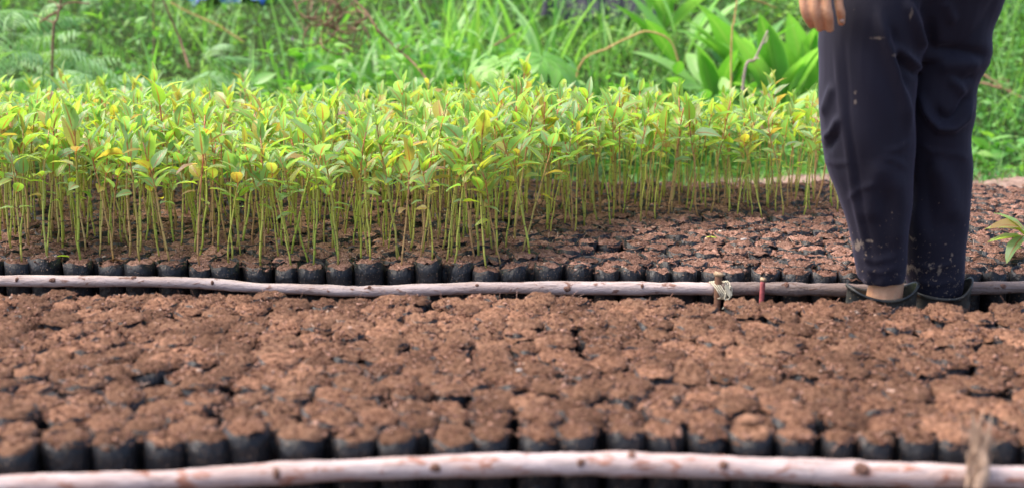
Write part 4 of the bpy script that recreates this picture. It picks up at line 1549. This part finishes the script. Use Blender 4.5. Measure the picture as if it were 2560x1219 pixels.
# feathery (mimosa-like) weeds
frond_geos = []
for k in range(6):
    g = np.random.default_rng(70 + k)
    m = 11
    t = np.linspace(0.15, 1, m)
    droop = g.uniform(0.5, 1.3)
    L = 0.26
    rx = np.stack([np.zeros(m + 1), L * np.linspace(0, 1, m + 1), -L * droop * 0.5 * np.linspace(0, 1, m + 1) ** 2], -1)
    a_ = Acc()
    a_.add(*tube(rx, np.linspace(0.0012, 0.0006, m + 1), 4))
    for sg in (-1, 1):
        base = np.stack([np.zeros(m), L * t, -L * droop * 0.5 * t ** 2], -1)
        dd = np.stack([np.full(m, sg * 1.0), np.full(m, 0.55), np.full(m, -0.15)], -1) + g.normal(0, 0.08, (m, 3))
        V, Q, A = ribbons(base, dd, L * 0.42 * np.sin(np.pi * (0.2 + 0.72 * t)), 0.011, 1.4, 5, 'lance', rnd=0.0, roll=0.0)
        a_.add(V, Q, A)
    frond_geos.append(a_.mesh('frond', MAT['feather_leaf']))


def feather(px, Y, n, h, label):
    root = link('feathery_weed', None, None, label, 'weed', 'feathery weeds at the left of the bank', loc=at(px, Y))
    a_ = Acc()
    tips = []
    for k in range(4):
        d = Vector((random.gauss(0, 0.4), random.gauss(0, 0.3), 1)).normalized() * h * random.uniform(0.7, 1.1)
        pts = smooth_path([[0, 0, 0], [d.x * 0.3, d.y * 0.3, d.z * 0.5], [d.x, d.y, d.z]], 8)
        a_.add(*tube(pts, np.linspace(0.004, 0.0015, 8), 5))
        tips.append(pts)
    link('stem', a_.mesh('stem', MAT['green_stem']), root)
    for k in range(n):
        pts = random.choice(tips)
        p = pts[random.randint(3, 7)]
        o = bpy.data.objects.new('frond', random.choice(frond_geos))
        o.parent = root
        o.location = p
        o.rotation_euler = (random.uniform(-0.3, 0.6), random.gauss(0, 0.4), random.random() * 6.283)
        s_ = random.uniform(0.7, 1.25)
        o.scale = (s_, s_, s_)
        C.objects.link(o)


feather(30, 5.05, 19, 0.63, 'feathery weed with drooping fronds at the left edge')
feather(120, 5.0, 19, 0.54, 'feathery weed beside the brown twig, left of it')
feather(215, 5.05, 20, 0.51, 'feathery weed right of the upright brown twig')
feather(300, 5.0, 19, 0.51, 'feathery weed with arching comb like fronds, upper left')
feather(480, 5.6, 13, 0.39, 'small feathery weed at the foot of the leaning stalk')
feather(380, 5.3, 16, 0.50, 'feathery weed with pale fronds below the thin upright stalk')
feather(60, 5.6, 18, 0.62, 'feathery weed rising highest at the left edge')
feather(260, 5.5, 18, 0.58, 'feathery weed behind the arching comb fronds, upper left')
feather(440, 5.9, 14, 0.50, 'feathery weed crossed by the leaning stalk')
feather(560, 5.7, 14, 0.42, 'dim feathery weed right of the leaning stalk')
feather(150, 5.8, 18, 0.75, 'tall feathery weed behind the others at upper left')

# leafy weeds
oval_me = []
for k in range(6):
    g = np.random.default_rng(80 + k)
    V, Q, A = ribbons([[0, 0, 0]], [[0, 1, 0.2]], 1.0, g.uniform(0.42, 0.6), g.uniform(0.3, 1.2), 6, 'leaf', fold=0.25, across=2, rnd=0.0, roll=g.normal(0, 0.2))
    oval_me.append(mesh_np('leaf', V, Q, [MAT['weed_leaf']], A))


def leafy(px, Y, n, h, size, label, spread=0.10, name='leafy_weed'):
    root = link(name, None, None, label, 'weed', 'leafy weeds on the bank', loc=at(px, Y))
    a_ = Acc()
    L = []
    for k in range(6):
        d = np.array([random.gauss(0, spread), random.gauss(0, spread), h * random.uniform(0.6, 1.0)])
        pts = smooth_path([[0, 0, 0], d * [0.6, 0.6, 0.5], d], 8)
        a_.add(*tube(pts, np.linspace(0.004, 0.0015, 8), 5))
        L.append(pts)
    link('stem', a_.mesh('stem', MAT['green_stem']), root)
    for k in range(n):
        p = random.choice(L)[random.randint(3, 7)]
        o = bpy.data.objects.new('leaf', random.choice(oval_me))
        o.parent = root
        o.location = p
        o.rotation_euler = (random.uniform(-0.2, 0.8), random.gauss(0, 0.3), random.random() * 6.283)
        s_ = size * random.uniform(0.7, 1.25)
        o.scale = (s_, s_, s_)
        C.objects.link(o)


leafy(770, 5.3, 39, 0.59, 0.098, 'bright leafy weed left of the brown vine, tallest of them')
leafy(850, 5.2, 39, 0.46, 0.092, 'bright leafy weed right under the vine tangle')
leafy(930, 5.3, 33, 0.43, 0.081, 'leafy weed crossed by the brown vine')
leafy(1080, 5.5, 33, 0.56, 0.081, 'leafy weed below the tall arching grass, centre')
leafy(1180, 5.8, 31, 0.56, 0.086, 'leafy weed with small pointed leaves behind the lobed sapling')
leafy(1110, 5.15, 26, 0.31, 0.069, 'low leafy weed left of the lobed sapling')
leafy(1470, 5.4, 33, 0.40, 0.069, 'low leafy weed right of the lobed sapling')
leafy(1600, 5.3, 31, 0.34, 0.069, 'low leafy weed under the bent dry stalk')
leafy(1760, 5.3, 33, 0.40, 0.115, 'broad leafy weed at the foot of the straw stem')
leafy(1900, 5.3, 31, 0.37, 0.127, 'broad leafy weed below the big striped leaves, by the trousers')
leafy(2465, 5.2, 18, 0.14, 0.103, 'round leaved creeper beside the trousers at right', 0.14)
leafy(2560, 5.1, 18, 0.14, 0.103, 'round leaved creeper at the right edge above the bare soil', 0.14)
leafy(740, 5.15, 34, 0.50, 0.090, 'bright leafy weed at the left end of the bright bushes')
leafy(800, 5.25, 40, 0.56, 0.085, 'dense bright leafy weed left of the vine foot')
leafy(890, 5.1, 40, 0.50, 0.085, 'dense bright leafy weed right where the vine crosses')
leafy(1000, 5.3, 34, 0.50, 0.07, 'leafy weed at the lower end of the vine')
leafy(1530, 5.3, 34, 0.44, 0.06, 'fine leafy weed left of the bent dry stalk')
leafy(190, 6.2, 31, 0.78, 0.069, 'leafy weed at the upper left corner')
leafy(350, 5.9, 28, 0.62, 0.063, 'leafy weed behind the arching comb fronds')

# large leaved plants
big_me = []
for k in range(5):
    g = np.random.default_rng(90 + k)
    V, Q, A = ribbons([[0, 0, 0]], [[0, g.uniform(0.15, 0.5), 1]], 1.0, g.uniform(0.20, 0.28), g.uniform(0.4, 1.4), 10, 'lance', fold=0.28, across=4, rnd=0.0, roll=g.normal(0, 0.3), wave=0.01)
    big_me.append(mesh_np('leaf', V, Q, [MAT['broad_leaf']], A))


def broad(px, Y, n, size, label, stemh=0.1):
    root = link('broadleaf_plant', None, None, label, 'plant', 'large leaved plants left of the trousers', loc=at(px, Y))
    a_ = Acc()
    for k in range(n):
        az_ = random.random() * 6.283
        til = random.uniform(0.05, 0.5)
        h = stemh * random.uniform(0.5, 1.3)
        top = np.array([-math.sin(az_) * h * til, math.cos(az_) * h * til, h])
        a_.add(*tube(smooth_path([[0, 0, 0], top * [0.4, 0.4, 0.6], top], 6), 0.004, 6))
        o = bpy.data.objects.new('leaf', random.choice(big_me))
        o.parent = root
        o.location = top
        o.rotation_euler = (-til * 0.9 + 0.1, random.gauss(0, 0.15), az_)
        s_ = size * random.uniform(0.75, 1.15)
        o.scale = (s_, s_, s_)
        C.objects.link(o)
    link('stalk', a_.mesh('stalk', MAT['green_stem']), root)


broad(1700, 6.3, 9, 0.40, 'large leaved plant at the back, leftmost with a drooping leaf', 0.22)
broad(1790, 5.9, 10, 0.40, 'large leaved plant crossed by the straw stem', 0.12)
broad(1870, 6.1, 10, 0.44, 'large leaved plant of tall upright leaves, middle of the group', 0.16)
broad(1950, 5.8, 10, 0.42, 'large leaved plant behind the hand', 0.14)
broad(2020, 6.0, 9, 0.42, 'large leaved plant partly hidden by the trousers', 0.12)
broad(1660, 6.9, 8, 0.40, 'large leaved plant farthest back near the dark sheet', 0.22)

# lobed sapling (papaya like)
def lobed_leaf(size):
    a_ = Acc()
    for k, an in enumerate(np.linspace(-2.1, 2.1, 7)):
        L = size * (1 - 0.12 * abs(an))
        d = [math.sin(an), math.cos(an), 0.12]
        V, Q, A = ribbons([[0, 0, 0]], [d], L, L * 0.30, 0.9, 6, 'lance', fold=0.15, across=2, rnd=0.35, roll=0.0)
        a_.add(V, Q, A)
        for sg in (-1, 1):
            p = np.array(d) * L * 0.45
            dd = [math.sin(an + sg * 0.6), math.cos(an + sg * 0.6), -0.1]
            V, Q, A = ribbons([p], [dd], L * 0.42, L * 0.17, 0.8, 4, 'lance', fold=0.1, across=2, rnd=0.4, roll=0.0)
            a_.add(V, Q, A)
    return a_.mesh('leaf', MAT['weed_leaf'])


root = link('lobed_sapling', None, None, 'small sapling with pale deeply lobed leaves just behind the seedlings, centre', 'sapling', loc=at(1290, 5.1))
root.scale = (1.3, 1.3, 1.42)
a_ = Acc()
a_.add(*tube(smooth_path([[0, 0, 0], [0.01, 0, 0.12], [0, 0, 0.24]], 8), 0.006, 6))
for k, (dx, dz, rz, sz) in enumerate([(-0.055, 0.335, 2.75, 0.14), (0.085, 0.345, 3.7, 0.16), (0.02, 0.32, 1.6, 0.12), (0.03, 0.31, 0.2, 0.12)]):
    a_.add(*tube(smooth_path([[0, 0, 0.22], [dx * 0.5, 0, (dz + 0.24) / 2], [dx, 0, dz]], 6), 0.003, 5))
    link('leaf', lobed_leaf(sz * 1.15), root, loc=(dx, 0, dz), rot=(-0.45 if k < 2 else 0.1, 0, rz))
link('stem', a_.mesh('stem', MAT['green_stem']), root)


def twig(pts, r0, r1, mat, name, label, cat, side=0):
    """pts: (px, py, Y)"""
    P = np.array([on_y(*p) for p in pts])
    P = smooth_path(P, 30)
    P = P + np.cumsum(rng.normal(0, 0.0006, P.shape), 0)
    V, Q, A = tube(P, np.linspace(r0, r1, 30), 6)
    root = link(name, mesh_np(name, V, Q, [mat], A), None, label, cat)
    for k in range(side):
        i_ = rng.integers(8, 27)
        d = norm(np.array([rng.normal(0, 1), rng.normal(0, 0.5), rng.uniform(0.1, 1)]))
        q = smooth_path([P[i_], P[i_] + d * 0.04, P[i_] + d * 0.08 + [rng.normal(0, 0.02), 0, rng.normal(0, 0.02)]], 8)
        V, Q, A = tube(q, np.linspace(r1 * 0.9, r1 * 0.4, 8), 5)
        link('side_twig', mesh_np('side_twig', V, Q, [mat], A), root)
    return root


def ground_py(px, Y, lift=0.0):
    p = at(px, Y)
    return proj((p.x, p.y, p.z + lift))[1]


def foot(px, Y):
    return (px, ground_py(px, Y), Y)


twig([foot(128, 5.35), (133, 95, 5.3), (145, 45, 5.3), (158, -20, 5.3)], 0.007, 0.004, MAT['twig'], 'dry_stalk', 'brown dry stalk rising among feathery weeds at upper left', 'dry stalk', 3)
twig([(100, 55, 5.35), (140, 28, 5.32), (165, 4, 5.3), (220, 7, 5.3)], 0.005, 0.003, MAT['twig'], 'dry_twig', 'short pale twig lying across the upper left stalk', 'twig')
twig([(475, 175, 5.8), (450, 100, 5.9), (425, 40, 5.9), (405, -10, 5.9)], 0.006, 0.005, MAT['twig'], 'leaning_stalk', 'brown stalk leaning left under the blue sheet', 'dry stalk')
twig([foot(385, 6.2), (384, 80, 6.2), (383, -10, 6.2)], 0.004, 0.003, MAT['twig'], 'upright_stalk', 'thin upright brown stalk left of the leaning stalk', 'dry stalk')
twig([(610, 105, 6.5), (540, 60, 6.5), (480, 35, 6.5), (430, 8, 6.5)], 0.005, 0.004, MAT['straw'], 'straw_stem', 'slanting straw stem among fine grass below the blue sheet', 'straw')
twig([(1075, 212, 5.3), (1040, 165, 5.4), (985, 115, 5.5), (945, 75, 5.5), (920, 35, 5.55), (885, 0, 5.6), (860, -20, 5.6)], 0.005, 0.0045, MAT['twig'], 'vine', 'long brown vine slanting down right into the seedlings', 'vine', 4)
twig([foot(1420, 5.7), (1450, 165, 5.65), (1520, 122, 5.6), (1570, 97, 5.6), (1612, 80, 5.6), (1655, 88, 5.6), (1683, 112, 5.6), (1702, 172, 5.6)], 0.0045, 0.0045, MAT['straw'], 'bent_stalk', 'orange brown dry stalk bent over in an arch', 'dry stalk')
twig([foot(1826, 5.4), (1828, 110, 5.4), (1835, 50, 5.4), (1843, -15, 5.4)], 0.0045, 0.0035, MAT['straw'], 'straw_stem', 'upright yellow straw stem before the large leaves', 'straw')
twig([foot(1845, 5.2), (1862, 180, 5.2), (1885, 150, 5.2), (1900, 120, 5.2), (1921, 75, 5.2)], 0.0065, 0.004, MAT['grey_twig'], 'grey_stick', 'grey forked stick slanting right behind the seedlings', 'stick', 2)
twig([(1860, -8, 5.6), (1900, 3, 5.6), (1945, 18, 5.6)], 0.004, 0.002, MAT['dead_leaf'], 'dry_twig', 'thin pinkish dry twig left of the hand', 'twig')
twig([(1235, 115, 5.7), (1262, 98, 5.7), (1288, 82, 5.7)], 0.0045, 0.003, MAT['twig'], 'dry_twig', 'short brown twig tip at the end of an arching blade', 'twig')
twig([(2438, 175, 6.4), (2480, 200, 6.3), (2525, 232, 6.2), (2570, 250, 6.1)], 0.006, 0.004, MAT['twig'], 'dry_twig', 'brown dry twig on the grass right of the trousers', 'twig', 2)
twig([(2435, 205, 6.2), (2470, 212, 6.15), (2510, 225, 6.1)], 0.008, 0.006, MAT['twig'], 'dry_branch', 'thick brown branch on the grass touching the trousers outline', 'branch')

# tangle of curling brown vine
a_ = Acc()
for k in range(16):
    cx, cy = rng.uniform(790, 880), rng.uniform(0, 90)
    pts = []
    a0 = rng.random() * 6
    for q in range(8):
        rr = rng.uniform(18, 55)
        pts.append(on_y(cx + rr * math.cos(a0 + q * 0.9) * 1.2, cy + rr * math.sin(a0 + q * 0.9), 5.75 + rng.normal(0, 0.05)))
    V, Q, A = tube(smooth_path(pts, 36), rng.uniform(0.0015, 0.004), 5)
    a_.add(V, Q, A)
link('vine_tangle', a_.mesh('vine_tangle', MAT['twig']), None, 'tangle of curling brown dead vine at the top, left of centre', 'vine')

# sheets lying at the top of the bank
def sheet(px0, px1, Y0, Y1, mat, name, label, cat, z0, z1):
    nx_, ny_ = 40, 14
    x0, x1 = at(px0, Y0).x, at(px1, Y0).x
    u, v = np.meshgrid(np.linspace(0, 1, nx_), np.linspace(0, 1, ny_))
    X = x0 + (x1 - x0) * u + 0.03 * np.sin(v * 9)
    Yy = Y0 + (Y1 - Y0) * v + 0.04 * np.sin(u * 11)
    Z = z0 + (z1 - z0) * np.sin(v * 1.57) + 0.025 * np.sin(u * 17 + v * 5) + 0.015 * np.sin(u * 41)
    top_ = np.stack([X, Yy, Z], -1).reshape(-1, 3)
    bot = top_ - [0, 0, 0.004]
    i, j = np.meshgrid(np.arange(ny_ - 1), np.arange(nx_ - 1), indexing='ij')
    q = np.stack([i * nx_ + j, i * nx_ + j + 1, (i + 1) * nx_ + j + 1, (i + 1) * nx_ + j], -1).reshape(-1, 4)
    return link(name, mesh_np(name, np.vstack([top_, bot]), np.vstack([q, q[:, ::-1] + len(top_)]), [mat]), None, label, cat)


sheet(420, 660, 7.7, 8.3, MAT['blue_sheet'], 'blue_sheet', 'bright blue plastic sheet at the top of the bank, left half', 'plastic sheet', 0.722, 1.1)
sheet(1345, 1640, 7.3, 8.0, MAT['dark_sheet'], 'dark_sheet', 'dark navy sheet heaped behind the tall grass, top right of centre', 'plastic sheet', 0.60, 0.92)

# small things on the beds
def loose_leaf(px, py, z, size, mat, label, rz):
    p = on_z(px, py, z)
    V, Q, A = ribbons([[0, 0, 0]], [[0, 1, 0.25]], size, size * 0.42, 0.8, 6, 'leaf', fold=0.3, across=2, rnd=0.72, roll=0.2)
    link('fallen_leaf', mesh_np('fallen_leaf', V, Q, [mat], A), None, label, 'leaf', loc=tuple(p), rot=(0, 0, rz))


loose_leaf(1762, 594, ZT + 0.006, 0.045, MAT['seedling_leaf'], 'yellow fallen leaf on the bare soil bags left of the person', -1.4)
loose_leaf(135, 643, ZT + 0.006, 0.05, MAT['seedling_leaf'], 'narrow yellow fallen leaf at the foot of the leftmost seedlings', -0.9)
loose_leaf(270, 652, ZT + 0.006, 0.05, MAT['dead_leaf'], 'reddish dry leaf lying behind the front row of bags, left', -1.3)


def pebble(px, py, z, s_, mat, label, name='pebble', cat='pebble'):
    p = on_z(px, py, z)
    V, Q = tube_e([(0, 0, -s_ * 0.3, s_ * 0.6, s_ * 0.5), (0, 0, 0, s_, s_ * 0.8), (0.1 * s_, 0, s_ * 0.35, s_ * 0.7, s_ * 0.6)], 10)
    A = np.zeros(V.shape)
    A[:, 2] = 0.72
    link(name, mesh_np(name, V + rng.normal(0, s_ * 0.07, V.shape), Q, [mat], A), None, label, cat, loc=tuple(p))


pebble(1298, 924, ZT + 0.014, 0.005, MAT['stone'], 'tiny white pebble on the soil in the middle of the near bed')
pebble(1857, 600, ZT + 0.004, 0.011, MAT['stone'], 'flat pale pebble on the soil bags near the yellow leaf')
pebble(1872, 1052, ZT + 0.010, 0.021, MAT['soil_near'], 'large pale brown lump of coir on the front edge of the near bed', 'soil_clod', 'clod')
pebble(1462, 700, ZT - 0.028, 0.0075, MAT['crumb'], 'brown soil clod sitting on the far pole', 'soil_clod', 'clod')
fl = [(540, 125, 6.0), (785, 100, 5.7), (730, 98, 5.9)]
for k, (px, py, Y_) in enumerate(fl):
    p = on_y(px, py, Y_)
    a_ = Acc()
    m = 24
    d = norm(rng.normal(0, 1, (m, 3)) + [0, 0, 0.5])
    V, Q, A = ribbons(np.tile(p, (m, 1)), d, 0.014, 0.003, 0.1, 2, 'blade')
    a_.add(V, Q, A)
    root = link('pink_flower', a_.mesh('pink_flower', MAT['flower']), None,
                ['fluffy pink flower in the dim weeds right of the leaning stalk', 'fluffy pink flower above the bright leafy weed', 'fluffy pink flower between the pale blade and the leafy weed'][k], 'flower')
    g0 = at(px, Y_ + 0.05)
    V, Q, A = tube(smooth_path([[g0.x, g0.y, g0.z], (np.array([g0.x, g0.y, g0.z]) + p) / 2 + [0.02, 0, 0], p], 10), 0.0012, 4)
    link('stem', mesh_np('stem', V, Q, [MAT['green_stem']], A), root)
print('OBJS', len(bpy.data.objects), 'seedlings', len(ind), len(rest_p), 'bags', len(single), len(rest), 'rows', len({b['row'] for b in near_bags}))
